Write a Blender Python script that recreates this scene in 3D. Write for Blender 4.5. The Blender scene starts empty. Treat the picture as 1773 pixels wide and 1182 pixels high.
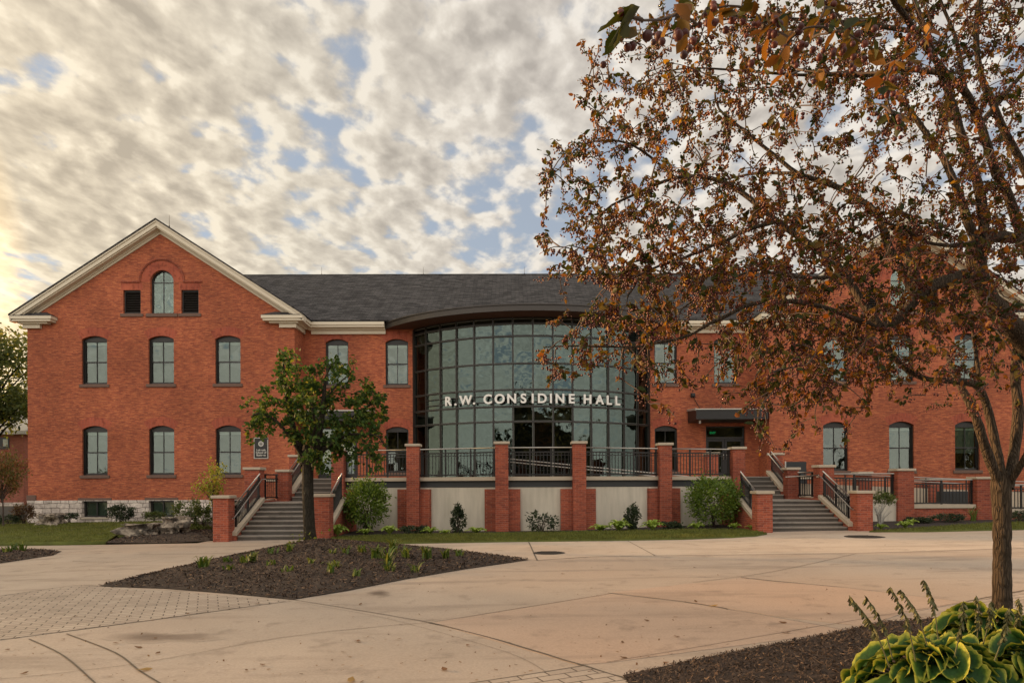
import bpy, bmesh, math, random
import numpy as np
from mathutils import Vector, Matrix, Euler

random.seed(7)
rng = np.random.default_rng(7)
R = math.radians
SC = bpy.context.scene
COL = SC.collection

# ------------------------------------------------------------------ camera
CAM_LOC = Vector((0.0, 0.0, 1.6))
YAW, ROLL = -0.3, -0.25
LENS, SENSOR = 24.0, 36.0
SHX, SHY = -0.0035, 0.1393
CAM_ROT = (Matrix.Rotation(R(YAW), 3, 'Z') @ Matrix.Rotation(R(90), 3, 'X') @ Matrix.Rotation(R(ROLL), 3, 'Z'))
cd = bpy.data.cameras.new('camera')
cd.lens, cd.sensor_width, cd.shift_x, cd.shift_y = LENS, SENSOR, SHX, SHY
cd.clip_start, cd.clip_end = 0.05, 3000
cam = bpy.data.objects.new('camera', cd)
cam.matrix_world = Matrix.Translation(CAM_LOC) @ CAM_ROT.to_4x4()
COL.objects.link(cam)
SC.camera = cam

# ------------------------------------------------------------------ light
SUN_EL, SUN_AZ = 9.0, -113.0          # azimuth: degrees from -Y (behind the camera) towards -X (left) is negative
sun_dir = Vector((math.sin(R(SUN_AZ)) * math.cos(R(SUN_EL)), -math.cos(R(SUN_AZ)) * math.cos(R(SUN_EL)), math.sin(R(SUN_EL))))
sl = bpy.data.lights.new('sun', 'SUN')
sl.energy, sl.angle, sl.color = 5.0, R(2.0), (1.0, 0.60, 0.29)
so = bpy.data.objects.new('sun', sl)
so.rotation_euler = (-sun_dir).to_track_quat('-Z', 'Y').to_euler()
so.location = (-30, -20, 30)
COL.objects.link(so)

SC.view_settings.view_transform = 'Standard'
SC.view_settings.look = 'None'
SC.view_settings.exposure = 1.45
SC.view_settings.gamma = 1.0

class NT:
    """small node-tree helper"""
    def __init__(s, nt): s.nt = nt; nt.nodes.clear()
    def n(s, typ, inp=None, **kw):
        nd = s.nt.nodes.new('ShaderNode' + typ)
        for k, v in kw.items(): setattr(nd, k, v)
        for k, v in (inp or {}).items(): s.put(nd.inputs[k], v)
        return nd
    def put(s, sock, v):
        if isinstance(v, bpy.types.NodeSocket): s.nt.links.new(v, sock)
        elif hasattr(v, 'outputs'): s.nt.links.new(v.outputs[0], sock)
        else:
            if hasattr(sock.default_value, '__len__') and hasattr(v, '__len__') and len(v) == 3 and len(sock.default_value) == 4: v = (*v, 1)
            sock.default_value = v
    def math(s, op, a, b=0.0, c=None, clamp=False):
        nd = s.nt.nodes.new('ShaderNodeMath'); nd.operation = op; nd.use_clamp = clamp
        s.put(nd.inputs[0], a); s.put(nd.inputs[1], b)
        if c is not None: s.put(nd.inputs[2], c)
        return nd.outputs[0]
    def mix(s, f, a, b, mode='MIX'):
        nd = s.nt.nodes.new('ShaderNodeMixRGB'); nd.blend_type = mode
        s.put(nd.inputs[0], f); s.put(nd.inputs[1], a); s.put(nd.inputs[2], b)
        return nd.outputs[0]
    def ramp(s, f, stops, interp='LINEAR'):
        nd = s.nt.nodes.new('ShaderNodeValToRGB'); cr = nd.color_ramp; cr.interpolation = interp
        while len(cr.elements) < len(stops): cr.elements.new(0.5)
        for e, (p, c) in zip(cr.elements, stops):
            e.position = p; e.color = (*c, 1) if hasattr(c, '__len__') else (c, c, c, 1)
        s.put(nd.inputs[0], f)
        return nd.outputs[0]
    def maprange(s, v, a, b, c=0.0, d=1.0, smooth=True):
        nd = s.nt.nodes.new('ShaderNodeMapRange'); nd.interpolation_type = 'SMOOTHSTEP' if smooth else 'LINEAR'
        s.put(nd.inputs[0], v)
        for i, q in enumerate((a, b, c, d)): nd.inputs[i + 1].default_value = q
        return nd.outputs[0]
    def noise(s, vec, scale, detail=4, rough=0.55, dist=0.0, out=0):
        nd = s.nt.nodes.new('ShaderNodeTexNoise')
        if vec is not None: s.put(nd.inputs['Vector'], vec)
        nd.inputs['Scale'].default_value = scale; nd.inputs['Detail'].default_value = detail
        nd.inputs['Roughness'].default_value = rough; nd.inputs['Distortion'].default_value = dist
        return nd.outputs[out]

# ------------------------------------------------------------------ world
W = bpy.data.worlds.new('World'); SC.world = W; W.use_nodes = True
t = NT(W.node_tree)
sky = t.n('TexSky', sky_type='NISHITA', sun_disc=False, sun_elevation=R(SUN_EL), sun_rotation=R(180 - SUN_AZ) if False else math.atan2(sun_dir.x, sun_dir.y))
sky.air_density, sky.dust_density, sky.ozone_density = 1.0, 1.2, 1.5
tc = t.n('TexCoord')
sep = t.n('SeparateXYZ', {0: tc.outputs['Generated']})
dx, dy, dz = sep.outputs
zz = t.math('ADD', t.math('MAXIMUM', dz, 0.0), 0.16)
px_ = t.math('DIVIDE', dx, zz); py_ = t.math('DIVIDE', dy, zz)
cp = t.n('CombineXYZ', {0: px_, 1: py_, 2: 0.0})
mp = t.n('Mapping', {'Vector': cp.outputs[0], 'Rotation': (0, 0, R(-32)), 'Scale': (1.0, 0.74, 1.0), 'Location': (1.7, 0.45, 0)})
warp = t.n('VectorMath', {0: t.noise(mp, 3.0, 3, out=1), 1: (0.5, 0.5, 0.5)}, operation='SUBTRACT')
wv = t.n('VectorMath', {0: warp.outputs[0], 'Scale': 0.06}, operation='SCALE')
pv = t.n('VectorMath', {0: mp.outputs[0], 1: wv.outputs[0]}, operation='ADD')
n_big = t.noise(pv.outputs[0], 2.2, 4, 0.5)
n_mid = t.noise(pv.outputs[0], 12.0, 8, 0.50)
n_off = t.noise(t.n('VectorMath', {0: pv.outputs[0], 1: (-0.022, 0.008, 0.0)}, operation='ADD').outputs[0], 12.0, 8, 0.50)
cov = t.math('ADD', t.math('MULTIPLY', n_mid, 0.9), t.math('MULTIPLY', n_big, 0.85))
cov = t.math('ADD', cov, t.maprange(dz, 0.0, 0.45, 0.13, 0.075))
cov = t.math('ADD', cov, t.maprange(dx, -0.8, 0.1, 0.06, 0.0))
mask = t.maprange(cov, 0.785, 0.97)
relief = t.math('MULTIPLY', t.math('SUBTRACT', n_mid, n_off), 3.6)      # side of each puff that faces the sun
thick = t.maprange(cov, 0.92, 1.16)
lightness = t.math('ADD', t.math('SUBTRACT', 0.80, t.math('MULTIPLY', thick, 0.52)), relief, clamp=True)
ccol = t.ramp(lightness, [(0.0, (0.46, 0.415, 0.365)), (0.35, (0.58, 0.525, 0.46)), (0.7, (0.72, 0.655, 0.57)), (1.0, (0.88, 0.81, 0.71))])
# towards the sun the clouds are warmer and brighter; those behind the camera carry added fill for the facade
sd = t.n('VectorMath', {0: tc.outputs['Generated'], 1: tuple(sun_dir)}, operation='DOT_PRODUCT').outputs['Value']
glow = t.maprange(sd, 0.3, 1.0)
ccol = t.mix(t.math('MULTIPLY', t.maprange(dz, 0.0, 0.45, 1.0, 0.0), 0.5), ccol, (0.74, 0.675, 0.565))
ccol = t.mix(1.0, ccol, t.ramp(glow, [(0.0, (0.97, 0.98, 1.0)), (0.5, (1.0, 0.985, 0.93)), (0.88, (1.16, 1.09, 0.94)), (1.0, (5.5, 4.2, 2.3))]), 'MULTIPLY')
front = t.maprange(dy, 0.15, -0.75, 0.38, 1.0)  # brighter sky behind the camera, added to light the facade
bg_sky = t.n('Background', {'Color': t.mix(1.0, sky.outputs[0], (1.0, 1.0, 1.06), 'MULTIPLY'), 'Strength': 0.06})
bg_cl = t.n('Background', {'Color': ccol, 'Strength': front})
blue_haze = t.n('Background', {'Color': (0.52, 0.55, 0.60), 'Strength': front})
sky_mix = t.n('MixShader', {0: 0.55, 1: bg_sky.outputs[0], 2: blue_haze.outputs[0]})
ms = t.n('MixShader', {0: mask, 1: sky_mix.outputs[0], 2: bg_cl.outputs[0]})
t.n('OutputWorld', {'Surface': ms.outputs[0]})

# ------------------------------------------------------------------ pixel -> place helpers (layout of the ground)
def gz(x, y=0.0):
    return 0.012 * max(-30.0, min(30.0, x))
def ray(px, py):
    x = (px - 886.5) / 1773.0 + SHX; y = (591.0 - py) / 1773.0 + SHY
    k = SENSOR / LENS
    return (CAM_ROT @ Vector((x * k, y * k, -1.0)))
def G(px, py, dz=0.0):
    d = ray(px, py)
    # plane z = 0.012 x + dz
    s = (CAM_LOC.z - dz) / (0.012 * d.x - d.z)
    p = CAM_LOC + d * s
    return Vector((p.x, p.y, gz(p.x) + dz))
def rise(x, y):          # the lawn climbs a little towards the left wing
    return .24 * max(0.0, min(1.0, (y - 22.0) / 6.5)) * max(0.0, min(1.0, (-10.0 - x) / 2.0))
def at(px, py, Y):
    d = ray(px, py); s = Y / d.y
    return CAM_LOC + d * s
def ppm(Y): return 1182.0 / Y

# ------------------------------------------------------------------ object helpers
ORG = {}
def org(o): return ORG.get(o.name, Vector((0, 0, 0))) if o else Vector((0, 0, 0))
def link(o, parent=None, loc=None):
    COL.objects.link(o)
    base = org(parent)
    if parent: o.parent = parent
    if loc is not None:
        o.location = Vector(loc) - base; ORG[o.name] = Vector(loc)
    else: ORG[o.name] = base.copy()
    return o
def tag(o, label=None, cat=None, group=None, kind=None):
    if label: o['label'] = label
    if cat: o['category'] = cat
    if group: o['group'] = group
    if kind: o['kind'] = kind
    return o
def thing(name, label, cat, loc=(0, 0, 0), group=None):
    o = bpy.data.objects.new(name, None); o.empty_display_size = 0.2
    link(o, None, loc)
    return tag(o, label, cat, group)

def fast_mesh(name, V, F, tint=None, smooth=False):
    V = np.asarray(V, dtype=np.float32).reshape(-1, 3)
    me = bpy.data.meshes.new(name)
    me.vertices.add(len(V)); me.vertices.foreach_set('co', V.ravel())
    F = [np.asarray(f, dtype=np.int32) for f in F if len(f)]
    nl = sum(f.size for f in F); nf = sum(len(f) for f in F)
    me.loops.add(nl); me.polygons.add(nf)
    me.loops.foreach_set('vertex_index', np.concatenate([f.ravel() for f in F]))
    tot = np.concatenate([np.full(len(f), f.shape[1], np.int32) for f in F])
    st = np.concatenate([[0], np.cumsum(tot)[:-1]]).astype(np.int32)
    me.polygons.foreach_set('loop_start', st)
    try: me.polygons.foreach_set('loop_total', tot)
    except Exception: pass
    if smooth: me.polygons.foreach_set('use_smooth', np.ones(nf, bool))
    if tint is not None:
        a = me.attributes.new('tint', 'FLOAT', 'POINT'); a.data.foreach_set('value', np.asarray(tint, np.float32))
    me.update(calc_edges=True); me.validate()
    return me
def np_obj(name, V, F, mat, parent=None, tint=None, smooth=False):
    V = np.asarray(V, float).reshape(-1, 3) - np.array(org(parent))
    me = fast_mesh(name, V, F, tint, smooth); me.materials.append(mat)
    return link(bpy.data.objects.new(name, me), parent)

class MB:
    """collects shapes given in world coordinates; build() links them as one mesh object"""
    def __init__(s): s.v = []; s.f = []; s.sm = []
    def add(s, vs, fs, smooth=False):
        k = len(s.v); s.v += [tuple(v) for v in vs]; s.f += [tuple(i + k for i in f) for f in fs]; s.sm += [smooth] * len(fs)
        return s
    def box(s, x0, x1, y0, y1, z0, z1):
        return s.add([(x0, y0, z0), (x1, y0, z0), (x1, y1, z0), (x0, y1, z0), (x0, y0, z1), (x1, y0, z1), (x1, y1, z1), (x0, y1, z1)],
                     [(0, 3, 2, 1), (4, 5, 6, 7), (0, 1, 5, 4), (1, 2, 6, 5), (2, 3, 7, 6), (3, 0, 4, 7)])
    def obox(s, c, d, L, w, z0, z1):
        """box along unit direction d (xy), centred at c, length L, width w"""
        d = Vector((d[0], d[1], 0)).normalized(); n = Vector((-d.y, d.x, 0)); c = Vector((c[0], c[1], 0))
        q = [c - d * L / 2 - n * w / 2, c + d * L / 2 - n * w / 2, c + d * L / 2 + n * w / 2, c - d * L / 2 + n * w / 2]
        return s.prism_z([(p.x, p.y) for p in q], z0, z1)
    def prism_z(s, poly, z0, z1):
        n = len(poly)
        a = sum(poly[i][0] * poly[(i + 1) % n][1] - poly[(i + 1) % n][0] * poly[i][1] for i in range(n))
        if a < 0: poly = poly[::-1]
        zz0 = z0 if callable(z0) else (lambda x, y: z0)
        zz1 = z1 if callable(z1) else (lambda x, y: z1)
        vs = [(x, y, zz0(x, y)) for x, y in poly] + [(x, y, zz1(x, y)) for x, y in poly]
        fs = [tuple(range(n))[::-1], tuple(range(n, 2 * n))] + [(i, (i + 1) % n, n + (i + 1) % n, n + i) for i in range(n)]
        return s.add(vs, fs)
    def prism_y(s, poly, y0, y1):
        """poly in (x,z), extruded along y"""
        n = len(poly)
        a = sum(poly[i][0] * poly[(i + 1) % n][1] - poly[(i + 1) % n][0] * poly[i][1] for i in range(n))
        if a < 0: poly = poly[::-1]
        vs = [(x, y0, z) for x, z in poly] + [(x, y1, z) for x, z in poly]
        fs = [tuple(range(n)), tuple(range(n, 2 * n))[::-1]] + [(i, n + i, n + (i + 1) % n, (i + 1) % n) for i in range(n)]
        return s.add(vs, fs)
    def prism_x(s, poly, x0, x1):
        """poly in (y,z), extruded along x"""
        n = len(poly)
        a = sum(poly[i][0] * poly[(i + 1) % n][1] - poly[(i + 1) % n][0] * poly[i][1] for i in range(n))
        if a < 0: poly = poly[::-1]
        vs = [(x0, y, z) for y, z in poly] + [(x1, y, z) for y, z in poly]
        fs = [tuple(range(n))[::-1], tuple(range(n, 2 * n))] + [(i, (i + 1) % n, n + (i + 1) % n, n + i) for i in range(n)]
        return s.add(vs, fs)
    def bar(s, p, q, w, h=None):
        """square bar from p to q"""
        p, q = Vector(p), Vector(q); d = (q - p).normalized(); h = h or w
        up = Vector((0, 0, 1)) if abs(d.z) < 0.95 else Vector((0, 1, 0))
        a = d.cross(up).normalized() * w / 2; b = a.cross(d).normalized() * h / 2
        vs = [p - a - b, p + a - b, p + a + b, p - a + b, q - a - b, q + a - b, q + a + b, q - a + b]
        return s.add(vs, [(0, 1, 2, 3), (7, 6, 5, 4), (0, 4, 5, 1), (1, 5, 6, 2), (2, 6, 7, 3), (3, 7, 4, 0)])
    def tube(s, pts, rad, n=8, cap=True):
        V, F = tube_np(pts, rad, n)
        return s.add(V.tolist(), F.tolist() + ([tuple(range(n))[::-1], tuple(range(len(V) - n, len(V)))] if cap else []), True)
    def build(s, name, mat, parent=None, bevel=0.0, loc=None):
        o_ = Vector(loc) if loc is not None else org(parent)
        me = bpy.data.meshes.new(name)
        me.from_pydata([(v[0] - o_.x, v[1] - o_.y, v[2] - o_.z) for v in s.v], [], s.f)
        me.polygons.foreach_set('use_smooth', s.sm)
        if mat: me.materials.append(mat)
        me.update()
        o = bpy.data.objects.new(name, me); link(o, parent, loc)
        if bevel:
            m = o.modifiers.new('bevel', 'BEVEL'); m.width = bevel; m.segments = 2; m.limit_method = 'ANGLE'
        return o

def tube_np(pts, rad, n=8):
    P = np.asarray([tuple(p) for p in pts], float); m = len(P)
    r = np.broadcast_to(np.asarray(rad, float), (m,))
    T = np.gradient(P, axis=0); T /= (np.linalg.norm(T, axis=1, keepdims=True) + 1e-9)
    ref = np.array([0.31, 0.22, 0.92]) if abs(T[0] @ np.array([0.31, 0.22, 0.92])) < 0.9 else np.array([1.0, 0.1, 0])
    A = np.cross(T, ref); A /= (np.linalg.norm(A, axis=1, keepdims=True) + 1e-9)
    B = np.cross(T, A)
    th = np.linspace(0, 2 * np.pi, n, endpoint=False)
    V = P[:, None, :] + r[:, None, None] * (np.cos(th)[None, :, None] * A[:, None, :] + np.sin(th)[None, :, None] * B[:, None, :])
    i = np.arange(m - 1)[:, None] * n; j = np.arange(n)[None, :]; j2 = (j + 1) % n
    F = np.stack([i + j, i + n + j, i + n + j2, i + j2], -1).reshape(-1, 4)
    return V.reshape(-1, 3), F

class NB:
    """numpy collector for big meshes (branches, leaves)"""
    def __init__(s): s.V = []; s.Q = []; s.T = []; s.t = []; s.k = 0
    def add(s, V, Q=None, T=None, tint=0.0):
        V = np.asarray(V, float).reshape(-1, 3); s.V.append(V)
        if Q is not None and len(Q): s.Q.append(np.asarray(Q) + s.k)
        if T is not None and len(T): s.T.append(np.asarray(T) + s.k)
        s.t.append(np.broadcast_to(np.asarray(tint, float), (len(V),))); s.k += len(V)
    def tube(s, pts, rad, n=6, tint=0.0):
        V, F = tube_np(pts, rad, n); s.add(V, Q=F, tint=tint)
    def inst(s, tV, tF, M, O, tint):
        """copies of a template: M (N,3,3) columns = axes (already scaled), O (N,3), tint (N,)"""
        N = len(O); nv = len(tV)
        V = np.einsum('nij,vj->nvi', M, tV) + O[:, None, :]
        F = (np.asarray(tF)[None, :, :] + (np.arange(N) * nv)[:, None, None]).reshape(-1, np.asarray(tF).shape[1])
        kw = {'Q': F} if F.shape[1] == 4 else {'T': F}
        s.add(V.reshape(-1, 3), tint=np.repeat(tint, nv), **kw)
    def build(s, name, mat, parent=None, smooth=False):
        F = []
        if s.Q: F.append(np.concatenate(s.Q))
        if s.T: F.append(np.concatenate(s.T))
        return np_obj(name, np.concatenate(s.V), F, mat, parent, np.concatenate(s.t), smooth)

def filled(outer, holes, thick):
    """flat plate with holes in (u,v), thickness along w (0..thick); returns (verts, faces)"""
    cu = bpy.data.curves.new('plate', 'CURVE'); cu.dimensions = '2D'; cu.fill_mode = 'BOTH'; cu.extrude = thick / 2
    for poly in [outer] + list(holes):
        sp = cu.splines.new('POLY'); sp.points.add(len(poly) - 1); sp.use_cyclic_u = True
        for p, (u, v) in zip(sp.points, poly): p.co = (u, v, 0, 1)
    ob = bpy.data.objects.new('plate', cu); COL.objects.link(ob)
    dg = bpy.context.evaluated_depsgraph_get(); dg.update()
    me = bpy.data.meshes.new_from_object(ob.evaluated_get(dg))
    vs = [(v.co.x, v.co.y, v.co.z + thick / 2) for v in me.vertices]; fs = [tuple(p.vertices) for p in me.polygons]
    bpy.data.objects.remove(ob); bpy.data.curves.remove(cu); bpy.data.meshes.remove(me)
    return vs, fs
def front_wall(mb, outer, holes, y, thick):
    vs, fs = filled(outer, holes, thick)
    mb.add([(u, y + w, v) for u, v, w in vs], [f[::-1] for f in fs])
def arch_poly(x, w, z0, zs, zc, n=10):
    """opening: flat sill z0, spring zs, crown zc (segmental arch)"""
    h = zc - zs; a = w / 2; r = (a * a + h * h) / (2 * h); c = zc - r
    th = math.asin(min(1, a / r))
    pts = [(x - a, z0), (x + a, z0)]
    for i in range(n + 1):
        q = th - 2 * th * i / n
        pts.append((x + r * math.sin(q), c + r * math.cos(q)))
    return pts

def text_mesh(s, size, extrude, offset=0.0, align='CENTER'):
    cu = bpy.data.curves.new('txt', 'FONT'); cu.body = s; cu.size = size; cu.extrude = extrude; cu.offset = offset; cu.align_x = align
    ob = bpy.data.objects.new('txt', cu); COL.objects.link(ob)
    dg = bpy.context.evaluated_depsgraph_get(); dg.update()
    me = bpy.data.meshes.new_from_object(ob.evaluated_get(dg))
    vs = [tuple(v.co) for v in me.vertices]; fs = [tuple(p.vertices) for p in me.polygons]
    bpy.data.objects.remove(ob); bpy.data.curves.remove(cu); bpy.data.meshes.remove(me)
    return vs, fs

# ------------------------------------------------------------------ materials
def new_mat(name):
    m = bpy.data.materials.new(name); m.use_nodes = True
    return m, NT(m.node_tree)
def finish(t, color, rough=0.7, metal=0.0, bump=None, bump_s=0.3, bump_d=0.01, spec=0.5, extra=None):
    p = t.n('BsdfPrincipled', {'Base Color': color, 'Roughness': rough, 'Metallic': metal, 'Specular IOR Level': spec})
    if bump is not None:
        b = t.n('Bump', {'Height': bump, 'Strength': bump_s, 'Distance': bump_d}); t.put(p.inputs['Normal'], b.outputs[0])
    for k, v in (extra or {}).items(): t.put(p.inputs[k], v)
    t.n('OutputMaterial', {'Surface': p.outputs[0]})
    return p
def wpos(t): return t.n('NewGeometry').outputs['Position']
def plain(name, c, rough=0.6, metal=0.0, var=0.12, scale=6.0, spec=0.5, bump=0.0):
    m, t = new_mat(name); P = wpos(t)
    n = t.noise(P, scale, 5)
    col = t.mix(n, tuple(v * (1 - var) for v in c), tuple(min(1, v * (1 + var)) for v in c))
    finish(t, col, rough, metal, n if bump else None, bump, 0.01, spec)
    return m
def brick(name, c1, c2, c3, mortar, w=0.205, h=0.0675, streak=1.0, soldier=False, rough=0.85):
    m, t = new_mat(name); P = wpos(t); s = t.n('SeparateXYZ', {0: P})
    u = t.math('ADD', s.outputs[0], s.outputs[1])
    cv = t.n('CombineXYZ', {0: s.outputs[2], 1: u} if soldier else {0: u, 1: s.outputs[2]}).outputs[0]
    b = t.n('TexBrick', {'Vector': cv, 'Color1': c1, 'Color2': c2, 'Mortar': mortar, 'Scale': 1.0, 'Mortar Size': 0.005, 'Mortar Smooth': 0.2,
                         'Bias': -0.1, 'Brick Width': w, 'Row Height': h})
    st = t.n('Mapping', {'Vector': cv, 'Scale': (2.4, 13.0, 1.0)} if not soldier else {'Vector': cv})
    n1 = t.noise(st, 1.4, 4, 0.6); n2 = t.noise(P, 0.35, 3); n3 = t.noise(st, 5.0, 2)
    col = t.mix(t.maprange(n1, 0.48, 0.64, 0, 0.75 * streak), b.outputs[0], c3)
    col = t.mix(t.maprange(n3, 0.52, 0.66, 0, 0.55 * streak), col, tuple(v * 0.55 for v in c2))
    col = t.mix(1.0, col, t.ramp(n2, [(0.3, (0.70, 0.67, 0.67)), (0.7, (1.18, 1.15, 1.12))]), 'MULTIPLY')
    finish(t, col, rough, 0, b.outputs['Fac'], 0.35, -0.006, 0.25)
    return m
M = {}
M['brick'] = brick('hall_brick', (0.39, 0.1095, 0.0512), (0.2266, 0.05633, 0.03159), (0.527, 0.1794, 0.07844), (0.253, 0.1148, 0.07626))
M['arch'] = brick('arch_brick', (0.3755, 0.09134, 0.04994), (0.2943, 0.06646, 0.03908), (0.4059, 0.1121, 0.05971), (0.2638, 0.1194, 0.08685), w=0.3, h=0.0675, soldier=True)
M['pier'] = brick('pier_brick', (0.324, 0.07776, 0.04104), (0.1728, 0.03888, 0.02484), (0.3888, 0.1134, 0.0594), (0.2916, 0.1674, 0.1242), streak=0.8)
M['farbrick'] = brick('far_brick', (0.34, 0.12, 0.08), (0.26, 0.085, 0.06), (0.38, 0.14, 0.09), (0.3, 0.17, 0.13))

def _stone():
    m, t = new_mat('rubble_stone'); P = wpos(t); s = t.n('SeparateXYZ', {0: P})
    cv = t.n('CombineXYZ', {0: t.math('ADD', s.outputs[0], s.outputs[1]), 1: s.outputs[2]}).outputs[0]
    w = t.n('VectorMath', {0: t.noise(cv, 3.0, 3, out=1), 'Scale': 0.17}, operation='SCALE')
    v = t.n('VectorMath', {0: cv, 1: w.outputs[0]}, operation='ADD').outputs[0]
    b = t.n('TexBrick', {'Vector': v, 'Color1': (0.66, 0.57, 0.49), 'Color2': (0.42, 0.36, 0.31), 'Mortar': (0.15, 0.12, 0.10), 'Scale': 1.0,
                         'Mortar Size': 0.013, 'Mortar Smooth': 0.3, 'Brick Width': 0.56, 'Row Height': 0.225}, squash=0.7, squash_frequency=2)
    n = t.noise(P, 7, 6, 0.65)
    col = t.mix(1.0, b.outputs[0], t.ramp(n, [(0.3, 0.66), (0.7, 1.2)]), 'MULTIPLY')
    h = t.math('ADD', t.math('MULTIPLY', b.outputs['Fac'], -1.0), t.math('MULTIPLY', n, 0.9))
    finish(t, col, 0.9, 0, h, 0.8, 0.03, 0.2)
    return m
M['stone'] = _stone()
def _shingle():
    m, t = new_mat('asphalt_shingle'); P = wpos(t); s = t.n('SeparateXYZ', {0: P})
    cv = t.n('CombineXYZ', {0: s.outputs[0], 1: t.math('MULTIPLY', s.outputs[2], 1.93)}).outputs[0]
    b = t.n('TexBrick', {'Vector': cv, 'Color1': (0.070, 0.065, 0.064), 'Color2': (0.030, 0.028, 0.028), 'Mortar': (0.012, 0.012, 0.014), 'Scale': 1.0,
                         'Mortar Size': 0.014, 'Mortar Smooth': 0.6, 'Brick Width': 0.42, 'Row Height': 0.16})
    n = t.noise(cv, 2.0, 6, 0.7); n2 = t.noise(P, 60, 2)
    col = t.mix(1.0, b.outputs[0], t.ramp(n, [(0.3, 0.65), (0.7, 1.5)]), 'MULTIPLY')
    col = t.mix(1.0, col, t.ramp(n2, [(0.3, 0.8), (0.7, 1.25)]), 'MULTIPLY')
    finish(t, col, 0.9, 0, b.outputs['Fac'], 0.8, -0.02, 0.2)
    return m
M['shingle'] = _shingle()
M['cream'] = plain('cream_paint', (0.5768, 0.5069, 0.3889), 0.5, var=0.05, scale=2)
M['sill'] = plain('brown_sandstone', (0.13, 0.075, 0.055), 0.85, var=0.25, scale=9, bump=0.2)
M['frame'] = plain('bronze_frame', (0.01274, 0.01029, 0.00882), 0.45, 0.0, var=0.15)
M['black'] = plain('black_metal', (0.0128, 0.012, 0.012), 0.45, 0.2, var=0.2)
M['bronze'] = plain('bronze_fascia', (0.04125, 0.0345, 0.03), 0.42, 0.35, var=0.08, scale=1.5)
M['soffit'] = plain('wood_soffit', (0.0686, 0.02842, 0.01666), 0.6, var=0.2, scale=4)
M['gasket'] = plain('pane_gasket', (0.24, 0.25, 0.21), 0.5)  # pale tone paints the bright reflected outline of the panes
M['steel'] = plain('brushed_steel', (0.40, 0.37, 0.335), 0.32, 0.9, var=0.08)
M['cap'] = plain('cast_stone_cap', (0.3948, 0.328, 0.248), 0.8, var=0.12, scale=7, bump=0.1)
M['letters'] = plain('letter_metal', (0.703, 0.684, 0.646), 0.4, 0.0, var=0.04)
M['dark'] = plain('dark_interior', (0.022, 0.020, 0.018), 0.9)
M['interior'] = plain('interior_plaster', (0.16, 0.13, 0.105), 0.9)
M['greycab'] = plain('grey_enamel', (0.030, 0.032, 0.033), 0.85, 0.0, var=0.08, scale=2)
M['beam'] = plain('dark_beam', (0.028, 0.030, 0.031), 0.6, 0.1)
M['pipe'] = plain('dull_pipe', (0.42, 0.40, 0.36), 0.5, 0.4)
M['white'] = plain('white_enamel', (0.66, 0.64, 0.60), 0.45, var=0.04)

def _stucco():
    m, t = new_mat('stucco'); P = wpos(t)
    n = t.noise(P, 1.1, 5); st = t.noise(t.n('Mapping', {'Vector': P, 'Scale': (5, 5, 0.7)}), 1.0, 4)
    col = t.mix(n, (0.43, 0.385, 0.31), (0.56, 0.505, 0.415))
    col = t.mix(1.0, col, t.ramp(st, [(0.35, 0.86), (0.65, 1.06)]), 'MULTIPLY')
    finish(t, col, 0.92, 0, t.noise(P, 45, 4), 0.3, 0.006, 0.2)
    return m
M['stucco'] = _stucco()
def _concrete(name, a, b, stain, scale=0.32, rough=0.78, wet=None):
    m, t = new_mat(name); P = wpos(t)
    n1 = t.noise(P, scale, 6, 0.62, 0.6); n2 = t.noise(P, 1.9, 6, 0.65); n3 = t.noise(P, 42, 3); n4 = t.noise(P, 0.11, 3)
    st = t.noise(t.n('Mapping', {'Vector': P, 'Rotation': (0, 0, R(18)), 'Scale': (0.35, 1.8, 1)}), 0.8, 6, 0.65)
    col = t.mix(t.maprange(n1, 0.35, 0.65), a, b)
    col = t.mix(t.maprange(n4, 0.42, 0.62, 0, 0.5), col, (a[0] * 1.03, a[1] * 0.90, a[2] * 0.80))
    col = t.mix(t.maprange(st, 0.50, 0.66, 0, 0.7), col, stain)
    col = t.mix(t.maprange(n2, 0.54, 0.70, 0, 0.55), col, tuple(v * 0.78 for v in stain))
    col = t.mix(t.maprange(t.noise(P, 7, 5, 0.7), 0.62, 0.74, 0, 0.35), col, tuple(v * 0.5 for v in a))
    col = t.mix(1.0, col, t.ramp(n3, [(0.3, 0.89), (0.7, 1.09)]), 'MULTIPLY')
    if wet:
        f = t.n('Attribute', attribute_name='tint').outputs['Fac']
        f = t.math('MULTIPLY', f, t.maprange(n2, 0.25, 0.6, 0.6, 1.0)); col = t.mix(f, col, wet); rough = t.math('SUBTRACT', rough, t.math('MULTIPLY', f, 0.25))
    finish(t, col, rough, 0, n3, 0.25, 0.004, 0.3)
    return m
M['concrete'] = _concrete('tan_concrete', (0.4029, 0.328, 0.2603), (0.3476, 0.2822, 0.2236), (0.2607, 0.206, 0.1613))
M['concrete2'] = _concrete('pink_concrete', (0.4355, 0.3257, 0.2478), (0.3779, 0.2903, 0.225), (0.304, 0.2235, 0.1677))
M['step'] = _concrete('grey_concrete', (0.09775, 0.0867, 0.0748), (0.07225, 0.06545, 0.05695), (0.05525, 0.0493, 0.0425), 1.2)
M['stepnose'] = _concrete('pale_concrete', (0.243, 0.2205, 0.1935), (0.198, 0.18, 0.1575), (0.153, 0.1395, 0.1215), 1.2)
M['joint'] = plain('joint_filler', (0.102, 0.081, 0.06), 0.95, var=0.35, scale=14)
M['iron'] = plain('cast_iron', (0.055, 0.043, 0.034), 0.65, 0.4, var=0.25, scale=20)
M['wet'] = _concrete('damp_concrete', (0.4029, 0.328, 0.2603), (0.3476, 0.2822, 0.2236), (0.2607, 0.206, 0.1613), wet=(0.0948, 0.06254, 0.04253))
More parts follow.
